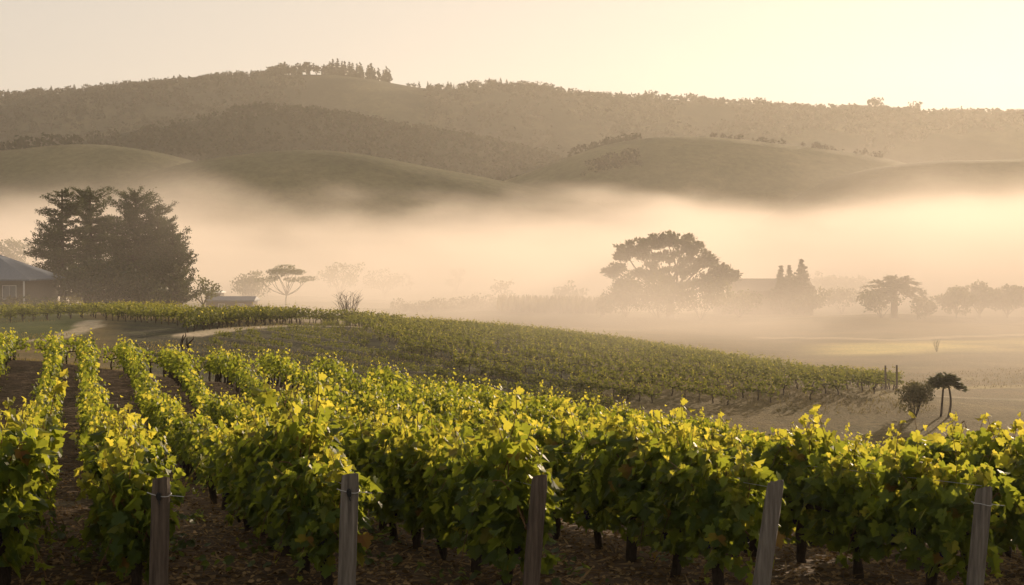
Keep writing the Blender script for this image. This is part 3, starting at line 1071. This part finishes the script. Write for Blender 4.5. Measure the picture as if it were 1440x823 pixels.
def bush(w, h, seed, dens=40, leaf=0.25, up=0.6):
    r = np.random.default_rng(seed)
    tr, cn = Geo(), Geo()
    cs, rs = [], []
    for i in range(9):
        a = r.uniform(0, 6.28); q = math.sqrt(r.random()) * w * 0.34
        c = np.array([math.cos(a) * q, math.sin(a) * q, h * r.uniform(0.3, 0.72)])
        tube(tr, limb_curve((0, 0, -0.1), c, r, 0.05), np.linspace(0.05, 0.015, 6), 4, cap=False)
        cs.append(c); rs.append(min(w, h) * r.uniform(0.2, 0.36))
    clumps(cn, cs, rs, dens, leaf, r, 0.8, up=up)
    return tr, cn


def thing_tree(name, px, D, gen, mleaf, label, cat='tree', group=None, rz=0.0, dz=0.0):
    b = gpt(px, D); b[2] += dz
    tr, cn = gen
    return finish(name, b, tr, cn, mleaf, label, cat, group, rz)


# tall dark pines beside the house
G1 = 'dark pines behind the house'
for px, D, H, Rm, sd, lab, kw in [
    (88, 183, 15.2, 4.6, 11, 'tall dark pine with ragged open boughs, nearest the house', dict(bare=0.10, prof=0.36, top=0.28, dens=0.8, sweep=0.14)),
    (128, 188, 16.0, 4.0, 12, 'dark pine with a pointed top between the ragged pine and the notch', dict(bare=0.05, prof=0.36, top=0.34, dens=1.0)),
    (165, 191, 12.6, 3.4, 15, 'shorter dark pine filling the notch between two taller pines', dict(bare=0.04, prof=0.4, top=0.3, dens=1.0)),
    (190, 184, 15.6, 4.8, 13, 'thick rounded dark pine, the tallest on the open side of the notch', dict(bare=0.05, prof=0.34, top=0.40, dens=1.05)),
    (222, 186, 13.8, 4.6, 14, 'dark pine with a sloping shoulder beside the rounded tallest one', dict(bare=0.04, prof=0.40, top=0.34, dens=1.0)),
    (243, 180, 11.2, 4.1, 16, 'dark pine with upswept branch tips facing the open fog', dict(bare=0.03, prof=0.7, top=0.12, dens=0.8, sweep=0.5)),
]:
    thing_tree('pine_tree', px, D, conifer(H, Rm, sd, **kw), M_PINE, lab, 'tree', G1)
for px, D, w, h, sd, lab in [(120, 176, 9, 6.5, 31, 'dark understory bush under the ragged pine'), (165, 178, 9, 7.0, 32, 'dark understory bush under the notch of the pines'),
                             (205, 177, 9, 6.0, 33, 'dark understory bush under the rounded pine')]:
    thing_tree('bush', px, D, bush(w, h, sd, 90, 0.34), M_PINE, lab, 'bush', 'bushes under the pines')
thing_tree('small_tree', 287, 186, broad(4.6, 2.6, 41, 6, 60, 0.26), M_BROAD, 'low rounded tree at the foot of the upswept pine', 'tree')
thing_tree('hazy_tree', 12, 285, broad(13.5, 5.4, 42, 8, 60, 0.45), M_BROAD, 'pale hazy tree rising behind the house roof', 'tree')


def umbrella_tree(H, W, seed):
    r = np.random.default_rng(seed)
    tr, cn = Geo(), Geo()
    f = np.array([0.1, 0, H * 0.30])
    tube(tr, limb_curve((0, 0, -0.3), f, r, 0), np.linspace(0.17, 0.13, 6), 7)
    cs, rs = [], []
    for i in range(13):
        a = 2 * np.pi * i / 13 + r.uniform(-.2, .2)
        q = W * (0.95 if i % 2 else 0.55) * r.uniform(0.8, 1.05)
        e = np.array([math.cos(a) * q, math.sin(a) * q, H * (0.93 - 0.30 * (q / W) ** 1.8) + r.normal(0, 0.12)])
        c = limb_curve(f, e, r, -0.06)
        tube(tr, c, np.linspace(0.09, 0.03, 6), 5, cap=False)
        cs.append(e); rs.append(W * r.uniform(0.22, 0.34))
    cs.append(np.array([0, 0, H * 0.94])); rs.append(W * 0.4)
    clumps(cn, cs, rs, 130, 0.22, r, 0.32)
    return tr, cn


thing_tree('umbrella_tree', 402, 262, umbrella_tree(8.0, 4.9, 51), M_BROAD, 'flat topped umbrella shaped tree standing alone in the fog', 'tree')
thing_tree('hazy_bush', 356, 285, bush(8.5, 7.5, 52, 60, 0.4), M_BROAD, 'faint rounded bush in fog beside the umbrella shaped tree', 'bush')


def bare_shrub(H, seed, n=26, spread=0.45, r0=0.03):
    r = np.random.default_rng(seed)
    g = Geo()
    for i in range(n):
        a = r.uniform(0, 6.28); q = spread * H * math.sqrt(r.random())
        e = np.array([math.cos(a) * q, math.sin(a) * q, H * r.uniform(0.65, 1.0)])
        c = limb_curve((0, 0, -0.1), e, r, 0.08)
        tube(g, c, np.linspace(r0, r0 * 0.3, 6), 4, cap=False)
        for k in range(3):
            s = c[int(r.integers(2, 5))]
            tube(g, limb_curve(s, s + np.array([r.normal(0, .16), r.normal(0, .16), r.uniform(.12, .3)]) * H, r, 0.05, 4), np.linspace(r0 * .5, r0 * .2, 4), 3, cap=False)
    return g


b = gpt(489, 133)
root = tag(empty('bare_shrub', tuple(b)), 'leafless twiggy shrub behind the vines at the hill crest', 'shrub')
bare_shrub(3.2, 61).build('branches', M_TREEBARK, root)
# two dark old stumps at the dip
for px, H, lean, lab in [(254, 1.15, 0.10, 'dark crooked old vine stump beside the pale path, the thicker of two'), (265, 0.95, -0.08, 'thin dark crooked old vine stump beside the thicker stump')]:
    b = gpt(px, 88)
    g = Geo(); r = np.random.default_rng(px)
    tube(g, [(0, 0, -.1), (0.03, 0, H * .3), (-0.06 + lean, 0, H * .62), (lean * 1.5, 0, H)], [0.11, 0.09, 0.07, 0.03], 7)
    tube(g, [(-.03 + lean * .7, 0, H * .55), (0.3, 0, H * .95), (0.28, 0, H * 1.1)], [0.06, 0.04, 0.02], 5)
    o = g.build('vine_stump', M_BARK, loc=tuple(b)); tag(o, lab, 'vine stump', 'old stumps by the path')


# great spreading tree
def spreading_tree(seed):
    r = np.random.default_rng(seed)
    tr, cn = Geo(), Geo()
    k = 235 / F
    f = np.array([0, 0, 3.0])
    tube(tr, limb_curve((0, 0, -0.4), f, r, 0), np.linspace(0.75, 0.55, 6), 9)
    plates = [(-92, 70, 2.1), (-72, 92, 2.3), (-80, 45, 2.0), (-50, 85, 2.6), (-30, 100, 2.6), (-5, 102, 2.7), (20, 100, 2.7), (0, 80, 2.9), (42, 92, 2.2), (30, 66, 2.5), (-45, 60, 2.4),
              (62, 78, 1.9), (82, 66, 2.0), (97, 58, 1.6), (70, 52, 1.9), (50, 46, 1.9), (-20, 56, 2.4), (-60, 30, 2.0), (10, 40, 2.2)]
    for dx, dh, rad in plates:
        e = np.array([dx * k * 0.84, r.uniform(-2.6, 2.6), dh * k * (1.04 - 0.10 * (dx / 97) ** 2)])
        c = limb_curve(f, e, r, -0.05)
        tube(tr, c, np.linspace(0.30, 0.07, 6), 6, cap=False)
        for q in range(16):
            cc = e + r.normal(0, 1, 3) * np.array([rad * 0.55, rad * 0.7, rad * 0.22])
            m_ = 70
            p = cc + r.normal(0, 1, (m_, 3)) * np.array([0.42, 0.42, 0.24])
            dirv = np.array([np.sign(dx) * min(abs(dx) / 60, 1), 0, 0.8])
            leaves(cn, p, rand_dirs(r, m_), dirv + r.normal(0, 0.4, (m_, 3)), r.uniform(0.3, 0.85, m_), NEEDLE_V * [1.5, 1, 1], CARD_F)
    return tr, cn


thing_tree('spreading_tree', 942, 235, spreading_tree(71), M_PINE, 'wide spreading flat crowned tree standing in golden fog', 'tree')
GB = 'scrub around the foggy farm'
for px, D, w, h, sd, lab in [(880, 230, 9, 5.5, 72, 'rounded shrub under the spreading side of the wide tree facing the vineyard'), (925, 228, 11, 6.2, 73, 'largest rounded shrub under the trunk of the wide tree'),
                             (985, 230, 10, 5.5, 74, 'rounded shrub under the wide tree, nearest the barn'), (1040, 238, 8, 3.8, 75, 'low shrub in front of the barn gable end'),
                             (1140, 248, 7, 4.5, 76, 'shrub at the foot of the pointed conifers'), (845, 226, 5, 3.0, 77, 'small outlying shrub at the outer edge of the wide tree'),
                             (1185, 262, 8, 4.2, 78, 'pale shrub in the gap between the conifers and the shaggy palm')]:
    thing_tree('shrub', px, D, bush(w, h * 1.25, sd, 85, 0.36), M_BROAD, lab, 'shrub', GB)
for px, D, H, Rm, sd, lab in [(1098, 250, 8.8, 2.2, 81, 'pointed conifer nearest the barn roof'), (1110, 252, 8.9, 1.9, 82, 'slim pointed conifer between its two neighbours by the barn'),
                              (1127, 249, 10.0, 3.2, 83, 'tallest pointed conifer, at the far end of the barn')]:
    thing_tree('conifer', px, D, conifer(H, Rm, sd, bare=0.03, prof=1.0, top=0.05, dens=1.3, leaf=0.36, sweep=0.25, whorl=0.26), M_PINE, lab, 'tree', 'conifers by the barn')


def shaggy_palm(H, W, seed, nf=46, trunk_r=0.45, leaf=0.55):
    r = np.random.default_rng(seed)
    tr, cn = Geo(), Geo()
    tube(tr, limb_curve((0, 0, -0.3), (0, 0, H * 0.68), r, 0), np.linspace(trunk_r, trunk_r * 0.8, 6), 8)
    for i in range(nf):
        a = r.uniform(0, 6.28); el = r.uniform(-0.5, 1.35)
        L = W * r.uniform(0.75, 1.08)
        t = np.linspace(0, 1, 8)
        c = np.column_stack([math.cos(a) * math.cos(el) * L * t, math.sin(a) * math.cos(el) * L * t, H * 0.68 + math.sin(el) * L * t * 0.75 - 0.32 * L * t ** 2.2])
        tube(tr, c, np.linspace(0.05, 0.015, 8), 3, cap=False)
        m_ = 54
        tt = r.uniform(0.2, 1.0, m_)
        p = np.column_stack([np.interp(tt, t, c[:, k]) for k in range(3)])
        d = unit(c[-1] - c[0])
        side = np.cross(d, [0, 0, 1.0]) * r.choice([-1, 1], m_)[:, None]
        leaves(cn, p, rand_dirs(r, m_) * 0.5 + [0, 0, 1], d * 0.8 + side * 0.7 + [0, 0, -0.25] + r.normal(0, .15, (m_, 3)), leaf * r.uniform(0.6, 1.15, m_), NEEDLE_V * [1.2, 1, 1], CARD_F)
    return tr, cn


thing_tree('palm_tree', 1258, 222, shaggy_palm(6.6, 5.4, 91, 60, 0.6, 0.9), M_PALM, 'broad shaggy palm with drooping fronds in the golden fog', 'tree')
thing_tree('shrub', 1240, 219, bush(9, 4.8, 92, 85, 0.36), M_BROAD, 'bushy shrub under the drooping fronds of the shaggy palm', 'shrub', GB)
thing_tree('shrub', 1290, 221, bush(8, 4.2, 93, 85, 0.36), M_BROAD, 'shrub between the shaggy palm and the round trees', 'shrub', GB)
for px, D, H, S, sd, lab in [(1345, 226, 5.0, 3.2, 94, 'round hazy tree beside the shaggy palm'), (1378, 232, 6.2, 3.3, 95, 'tallest round hazy tree in the clump beyond the palm'),
                             (1418, 234, 5.4, 3.6, 96, 'round hazy tree nearest the frame edge in the clump beyond the palm'), (1455, 236, 5.2, 3.4, 97, 'round hazy tree cut by the frame edge')]:
    thing_tree('round_tree', px, D, broad(H, S, sd, 8, 120, 0.34, bare=0.08, rise=0.8), M_BROAD, lab, 'tree', 'round trees in golden fog')
for px, D, H, S, sd, lab in [(1168, 330, 6.5, 4.5, 98, 'very pale distant tree just past the conifers'), (1203, 335, 6.0, 4.0, 99, 'very pale distant tree behind the shaggy palm')]:
    thing_tree('round_tree', px, D, broad(H, S, sd, 7, 60, 0.45, bare=0.08), M_BROAD, lab, 'tree', 'faint trees beyond the farm')
thing_tree('dark_bush', 1287, 79, bush(2.0, 2.3, 101, 480, 0.13), M_SCRUB, 'dark rounded bush beside the small palm with two trunks', 'bush')


def twin_palm(seed):
    r = np.random.default_rng(seed)
    tr, cn = Geo(), Geo()
    for dx, H in ((-0.13, 2.0), (0.28, 1.85)):
        a, b_ = np.array([dx, 0, -0.1]), np.array([dx * 0.6 + 0.1, 0.0, H])
        tube(tr, limb_curve(a, b_, r, 0), np.linspace(0.07, 0.05, 6), 6)
    for i in range(120):
        a = r.uniform(0, 6.28); el = r.uniform(-0.2, 1.4)
        L = r.uniform(0.7, 1.1)
        t = np.linspace(0, 1, 6)
        c = np.column_stack([0.1 + math.cos(a) * math.cos(el) * L * t, math.sin(a) * math.cos(el) * L * t, 1.95 + math.sin(el) * L * t * 0.7 - 0.28 * L * t ** 2])
        tube(tr, c, np.linspace(0.02, 0.008, 6), 3, cap=False)
        m_ = 26
        tt = r.uniform(0.3, 1.0, m_)
        p = np.column_stack([np.interp(tt, t, c[:, k]) for k in range(3)])
        d = unit(c[-1] - c[0]); side = np.cross(d, [0, 0, 1.0]) * r.choice([-1, 1], m_)[:, None]
        leaves(cn, p, rand_dirs(r, m_) * .5 + [0, 0, 1], d + side * 0.6 + [0, 0, -.2] + r.normal(0, .15, (m_, 3)), r.uniform(0.2, 0.42, m_), NEEDLE_V * [1.5, 1, 1], CARD_F)
    return tr, cn


thing_tree('small_palm', 1328, 80, twin_palm(102), M_PALM, 'small palm on two thin trunks in the open dry field', 'tree')
b = gpt(1318, 146)
root = tag(empty('twiggy_plant', tuple(b)), 'tiny thin twiggy plant alone in the bright strip of field', 'plant')
bare_shrub(1.5, 103, 14, 0.42, 0.014).build('branches', M_SCRUB, root)
# faint hedges and trees deep in the fog
GF = 'faint trees deep in the fog'
for i, (px, D, H, S, lab) in enumerate([(706, 300, 5.4, 2.1, 'tiny lollipop shaped tree standing above the foggy hedge'), (642, 420, 8.0, 3.4, 'barely visible tree highest in the fog over the slope'),
                                        (478, 360, 9.0, 5.5, 'faint tree crown in fog behind the twiggy shrub'), (540, 380, 8.0, 6.0, 'faint broad crown in fog left of the barely visible tree'),
                                        (800, 280, 4.4, 3.8, 'faint low tree in fog at the hedge end toward the wide tree')]):
    thing_tree('foggy_tree', px, D, broad(H, S, 110 + i, 6, 22, 0.5, bare=0.3 if i == 0 else 0.12), M_BROAD, lab, 'tree', GF)
hedge = Geo(); rr_ = np.random.default_rng(120)
for px in np.arange(560, 860, 6):
    c = gpt(px, 268 + 10 * math.sin(px * .03))
    h = rr_.uniform(1.0, 2.6)
    clumps(hedge, [c + [0, 0, h * 0.5]], [h * 0.75], 60, 0.4, rr_, 0.8, up=0.9)
tag(hedge.build('hedge', M_SCRUB), 'long low scrubby hedge fading into the fog behind the hill crest', 'hedge')
reeds = Geo()
for i in range(900):
    px = rr_.uniform(700, 860); D = rr_.uniform(240, 262)
    c = gpt(px, D); h = rr_.uniform(1.2, 3.2)
    leaves(reeds, [c], [[rr_.normal(), -1, 0]], [[rr_.normal(0, .12), 0, 1]], [h], NEEDLE_V, CARD_F)
tag(reeds.build('reeds', M_SCRUB), 'tall dry reeds in the fog before the wide tree', 'reeds', kind='stuff')


# ------------------------------------------------------------------ buildings
def plaster(name, c, k=0.8, scale=2.0):
    return rough_material(name, tuple(x * k for x in c), c, scale, rough=0.8, bump=0.15)


M_ROOFBLUE = rough_material('blue_grey_roof', (0.075, 0.09, 0.115), (0.12, 0.14, 0.17), 1.5, rough=0.65, bump=0.2, stretch=(6, 1, 1))
M_WALL = plaster('house_wall', (0.12, 0.10, 0.08))
M_TRIM = plaster('white_trim', (0.5, 0.48, 0.45), 0.9)
M_GLASS = rough_material('window_glass', (0.07, 0.08, 0.09), (0.13, 0.14, 0.15), 1.0, rough=0.12, bump=0.0)
M_BARNWALL = plaster('barn_boards', (0.13, 0.10, 0.075), 0.6, 5)
M_BARNROOF = rough_material('barn_roof', (0.10, 0.08, 0.065), (0.17, 0.14, 0.11), 2.0, rough=0.8, bump=0.4, stretch=(4, 1, 1))
M_WHITEROOF = plaster('white_roof', (0.78, 0.76, 0.72), 0.9)


def prism(g, pts_bottom, pts_top, mat=0):
    n = len(pts_bottom)
    v = np.vstack([pts_bottom, pts_top])
    g.add(v, [[i, (i + 1) % n, n + (i + 1) % n, n + i] for i in range(n)], mat)


def building(name, px, D, W, Dp, hw, rise, hip, mw, mr_, label, rz=0.0, over=0.7, dz=0.0):
    b = gpt(px, D); b[2] += dz
    root = tag(empty(name, tuple(b), rz), label, 'building')
    g = Geo(); box(g, (0, 0, hw / 2 - 0.5), (W, Dp, hw + 1.0)); g.build('wall', mw, root)
    x, y = W / 2 + over, Dp / 2 + over
    rx = W / 2 - (Dp / 2 if hip else -over * 0.6)
    g = Geo()
    lo = np.array([[-x, -y, hw], [x, -y, hw], [x, y, hw], [-x, y, hw]])
    lo2 = lo + [0, 0, 0.18]
    g.add(np.vstack([lo, lo2]), [[0, 1, 5, 4], [1, 2, 6, 5], [2, 3, 7, 6], [3, 0, 4, 7], [3, 2, 1, 0]])
    v = np.vstack([lo2, [[-rx, 0, hw + rise], [rx, 0, hw + rise]]])
    g.add(v, [[0, 1, 5, 4], [2, 3, 4, 5]]); g.add(v, [[1, 2, 5], [3, 0, 4]])
    roof = g.build('roof', mr_, root)
    return root, roof


def window(root, x, y, z, w, h, face=-1, mat=None):
    g = Geo()
    for s in (-1, 1):
        box(g, (x + s * (w / 2 + .04), y + face * .03, z), (.08, .10, h + .16)); box(g, (x, y + face * .03, z + s * (h / 2 + .04)), (w, .10, .08))
    box(g, (x, y + face * .03, z), (.05, .07, h))
    f = g.build('window', M_TRIM, root)
    g = Geo(); box(g, (x, y + face * .012, z), (w, .05, h)); g.build('pane', mat or M_GLASS, f)


house, roof = building('farmhouse', -55, 170, 19.5, 12.0, 3.1, 3.4, True, M_WALL, M_ROOFBLUE, 'low farmhouse with a blue grey hipped roof beside the dark pines', dz=0.15, over=0.9)
for x in (-6.4, -2.2, 1.9, 8.0):
    window(house, x, -6.0, 1.75, 1.5, 1.5)
for x in (-9.9, -4.4, 4.6, 9.95):
    g = Geo(); box(g, (x, -6.75, 1.5), (.16, .16, 3.1)); g.build('porch_post', M_TRIM, house)
g = Geo(); box(g, (4.9, -6.03, 1.05), (1.0, .10, 2.1))
d_ = g.build('door', M_WOOD_DARK, house); g = Geo(); box(g, (5.25, -6.1, 1.0), (.06, .06, .16)); g.build('handle', M_WIRE, d_)
g = Geo(); box(g, (-3, 0.5, 6.4), (.9, .9, 1.6)); g.build('chimney', M_WALL, roof)
for px, D, w, h, sd, lab, mt in [(28, 161, 4.5, 1.9, 131, 'clipped brownish bush under the farmhouse window', M_SCRUB), (60, 160, 5.5, 1.6, 132, 'dark low bush before the farmhouse corner post', M_BROAD),
                                 (95, 159, 4.4, 2.0, 133, 'rounded tan bush at the bend of the pale track', M_SCRUB), (0, 162, 5, 1.6, 134, 'dark low bush before the farmhouse, cut by the frame edge', M_BROAD)]:
    thing_tree('garden_bush', px, D, bush(w, h, sd, 110, 0.2), mt, lab, 'bush', 'bushes before the farmhouse')

barn, roof = building('barn', 1084, 258, 13.5, 8.0, 4.2, 2.3, False, M_BARNWALL, M_BARNROOF, 'hazy brown barn with a plain gable roof beside the conifers', rz=0.1, over=0.5)
g = Geo(); box(g, (-8.4, -0.5, 1.4), (3.6, 5.0, 3.2)); g.build('lean_to', M_BARNWALL, barn)
g = Geo(); v = [[-10.5, -3.3, 3.0], [-6.72, -3.3, 4.0], [-6.72, 2.3, 4.0], [-10.5, 2.3, 3.0], [-10.5, -3.3, 3.15], [-6.72, -3.3, 4.15], [-6.72, 2.3, 4.15], [-10.5, 2.3, 3.15]]
g.add(v, [[0, 3, 2, 1], [4, 5, 6, 7], [0, 1, 5, 4], [1, 2, 6, 5], [2, 3, 7, 6], [3, 0, 4, 7]]); g.build('lean_to_roof', M_BARNROOF, barn)
g = Geo(); box(g, (-1.5, -4.04, 1.5), (2.8, .1, 3.0)); g.build('door', M_BARNROOF, barn)
for x in (3.0, 5.2):
    window(barn, x, -4.0, 2.2, .8, .9)
shed, roof = building('farm_shed', 327, 205, 6.6, 4.0, 1.8, 0.7, False, M_WALL, M_ROOFBLUE, 'long low shed with a bluish roof half sunk behind the vines', over=0.3)
window(shed, -1.2, -2.0, 1.1, .8, .6); window(shed, 1.6, -2.0, 1.1, .8, .6)
shed, roof = building('white_shed', 302, 212, 2.2, 3.0, 3.1, 0.35, False, M_WALL, M_WHITEROOF, 'small shed with a bright white roof behind the low rounded tree', over=0.25)
window(shed, 0, -1.5, 1.8, .7, .7)

# ------------------------------------------------------------------ trees on the hills
KINDS = []
for s in range(4):
    KINDS.append(tuple(q for q in broad(9, 4.5, 140 + s, 6, 5.0, 1.3, bare=0.12)) + ('broad_tree',))
for s in range(3):
    KINDS.append(tuple(q for q in conifer(12, 2.6, 150 + s, bare=0.05, dens=0.45, leaf=0.9, prof=0.8, top=0.08, whorl=0.9)) + ('conifer_tree',))
KM = [(a.mesh('trunk', M_TREEBARK), c.mesh('crown', M_WOODS), n) for a, c, n in KINDS]


def ridge_pt(V, px, t_row):
    row = V[t_row]
    pxs = 720 + F * row[:, 0] / row[:, 1]
    return np.array([np.interp(px, pxs, row[:, k]) for k in range(3)])


def hill_tree(V, px, kind, s, label, group, row=45):
    b = ridge_pt(V, px, row)
    a, c, n = KM[kind]
    s = s * 1.45
    root = tag(empty(n, (b[0], b[1], b[2] - 0.6), rng.uniform(0, 6.28)), label, 'tree', group)
    root.scale = (s * rng.uniform(0.9, 1.15), s * rng.uniform(0.9, 1.15), s)
    place('trunk', a, root); place('crown', c, root)


V = HILLS['ridge']
GR = 'trees along the skyline of the highest ridge'
for px, k, s, lab in [(238, 4, .55, 'lone dark conifer standing left of the pair on the bare skyline'), (254, 5, .62, 'dark conifer with a neighbour on the bare skyline slope'),
                      (306, 0, .75, 'round tree standing proud at the end of the skyline clump'), (1228, 1, 1.15, 'broad flat tree standing out on the skyline above the golden hill'),
                      (1285, 2, .95, 'rounded tree standing alone on the golden skyline'), (1350, 6, .58, 'tiny lone tree on the lowest golden skyline'),
                      (398, 3, 1.15, 'large domed tree on the ridge summit'), (432, 0, 1.1, 'rounded tall tree beside the domed one at the summit')]:
    hill_tree(V, px, k, s, lab, GR)
for px in np.arange(465, 550, 5.2):
    hill_tree(V, px + rng.normal(0, 1), 4 + int(rng.integers(3)), rng.uniform(0.75, 1.1), 'slim dark conifer in the close line just past the ridge summit', GR)
SKY = [(0, 235, 7.5, .45, .75, 'small round tree in the even fringe at the far end of the skyline'), (268, 380, 7, .45, .75, 'small tree on the skyline climbing to the summit'), (385, 462, 8, .6, 1.0, 'rounded tree in the summit clump'),
       (575, 690, 8, .35, .7, 'small tree on the dipping skyline just past the summit conifers'), (690, 780, 7, .55, .85, 'rounded tree on the second crest of the skyline'),
       (785, 900, 8, .3, .6, 'tiny tree on the smooth skyline beyond the second crest'), (900, 1080, 7.5, .4, .8, 'small tree in the bumpy skyline over the grassy mound'),
       (1085, 1440, 10, .3, .6, 'tiny tree in the golden skyline fringe toward the sun')]
for a, b_, st_, s0, s1, lab in SKY:
    px = a
    while px < b_:
        kind = int(rng.integers(4)) if rng.random() < 0.62 else 4 + int(rng.integers(3))
        hill_tree(V, px, kind, rng.uniform(s0, s1) * (0.8 if kind > 3 else 1), lab, GR)
        px += st_ * rng.uniform(0.4, 1.7)

woods = Geo(); rw = np.random.default_rng(160)


def wood_patch(V, px0, px1, t0, t1, n, size, mask=None):
    for i in range(n):
        px = rw.uniform(px0, px1); row = int(rw.uniform(t0, t1))
        if mask is not None and not mask(px, row):
            continue
        b = ridge_pt(V, px, row)
        s = size * rw.uniform(0.6, 1.3)
        m_ = 26
        d = rand_dirs(rw, m_)
        q = d * s * rw.uniform(0.6, 1.05, (m_, 1)) * [1, 1, 1.15] + b + [0, 0, s * 0.6]
        leaves(woods, q, d + rw.normal(0, .4, (m_, 3)), d + [0, 0, .6] + rw.normal(0, .5, (m_, 3)), s * rw.uniform(0.5, 0.9, m_), CARD_V, CARD_F)


wood_patch(HILLS['ridge'], -150, 430, 22, 44, 1700, 2.5, lambda px, row: rw.random() < 1.1 - max(0, (px - 300) / 260))
wood_patch(HILLS['ridge'], 600, 1600, 24, 44, 2400, 2.3, lambda px, row: fbm(np.array(px * .01), np.array(row * .15), 2) > -0.15)
wood_patch(HILLS['spur'], 20, 820, 20, 46, 1900, 2.5, lambda px, row: px > 330 or row < 38 or rw.random() < .1)
wood_patch(HILLS['knoll'], -200, 120, 42, 48, 60, 3.2)
wood_patch(HILLS['mound'], 1000, 1240, 44, 47, 60, 1.5)
wood_patch(HILLS['mound'], 800, 900, 44, 48, 50, 2.0)
wood_patch(HILLS['mound'], 820, 900, 29, 33, 60, 1.8)
woods.build('woods', M_WOODS)
tag(bpy.data.objects['woods'], 'dark woodland covering the slopes of the hazy hills', 'woods', kind='stuff')

# ------------------------------------------------------------------ litter, weeds, dry grass, stakes
rl = np.random.default_rng(170)
lit_ = Geo()
n = 26000
D = 11 + 26 * rl.random(n) ** 1.7
x = (rl.uniform(-80, 1520, n) - 720) / F * D
z = ground_z(x, D) + 0.012
leaves(lit_, np.column_stack([x, D, z]), np.column_stack([rl.normal(0, .45, n), rl.normal(0, .45, n), np.ones(n)]), rand_dirs(rl, n), rl.uniform(0.02, 0.065, n), MID_V, MID_F4)
n = 9000
D = 11 + 20 * rl.random(n) ** 1.7
x = (rl.uniform(-80, 1520, n) - 720) / F * D
leaves(lit_, np.column_stack([x, D, ground_z(x, D) + .01]), np.column_stack([rl.normal(0, .3, n), rl.normal(0, .3, n), np.ones(n)]), rand_dirs(rl, n) * [1, 1, .3], rl.uniform(0.08, 0.25, n), NEEDLE_V * [.35, 1, 1], CARD_F)
lit_.build('leaf_litter', M_LITTER)
tag(bpy.data.objects['leaf_litter'], 'dry fallen leaves and straw over the brown soil', 'leaf litter', kind='stuff')

weed = Geo()
for i in range(70):
    px = rl.uniform(-20, 1460); Dd = rl.uniform(11.6, 30)
    c = gpt(px, Dd); m_ = int(rl.integers(14, 40))
    p = c + rl.normal(0, 1, (m_, 3)) * [.16, .16, 0] + np.column_stack([np.zeros((m_, 2)), rl.uniform(0.02, .16, m_)])
    leaves(weed, p, rand_dirs(rl, m_) + [0, 0, 1.2], rand_dirs(rl, m_) + [0, 0, .4], rl.uniform(.04, .11, m_), MID_V, MID_F4)
weed.build('weeds', M_WEED)
tag(bpy.data.objects['weeds'], 'low green weeds sprouting in the soil aisles', 'weeds', kind='stuff')

gr = Geo()
n = 30000
px = rl.uniform(-60, 1500, n); D = 64 + 60 * rl.random(n) ** 1.2
x = (px - 720) / F * D
keep = fbm(x * .08, D * .08, 3) > -0.12
x, D, px = x[keep], D[keep], px[keep]
n = len(x)
leaves(gr, np.column_stack([x, D, ground_z(x, D)]), np.column_stack([rl.normal(0, .5, n), -np.ones(n), np.zeros(n)]), np.column_stack([rl.normal(0, .35, n), rl.normal(0, .35, n), np.ones(n)]), rl.uniform(.08, .20, n), NEEDLE_V * [1.3, 1, 1], CARD_F)
gr.build('dry_grass', M_DRYGRASS)
tag(bpy.data.objects['dry_grass'], 'dry tufted grass over the fields behind the front vineyard', 'grass', kind='stuff')

# dry cane and thin stake above the vines by the frame edge
Dd = 19.0
b = gpt(1338, Dd); tp = P(1356, 592, Dd) - b
g = Geo()
tube(g, [(0, 0, 0), (tp[0] * -0.3, 0, tp[2] * .55), (tp[0] * -.2, 0, tp[2] * .88), tp, tp + [0.03, 0, -.10]], [.012, .011, .010, .008, .006], 6)
tag(g.build('dry_cane', M_CANE, loc=tuple(b)), 'bare bent dry cane poking above the vines before the small palm', 'cane')
b = gpt(1381, 16.5); tp = P(1379, 607, 16.5) - b
g = Geo(); tube(g, [(0, 0, -.1), tp * .5, tp], [.011, .011, .009], 6)
tag(g.build('metal_stake', M_BLACK, loc=tuple(b)), 'thin dark metal stake sticking up from the vines near the last post', 'stake')
for px, D, h, lab in [(1262, 92, 1.75, 'dark end post closing the lowest row of the far slope'), (1246, 93, 1.6, 'slim post one vine in from the end of the far slope row')]:
    b = gpt(px, D); g = Geo()
    tube(g, [(0, 0, -.1), (0.01, 0, h * .5), (0, 0, h)], [.075, .07, .065], 8)
    tag(g.build('vineyard_post', M_WOOD_DARK, loc=tuple(b)), lab, 'post', 'posts of the far slope')
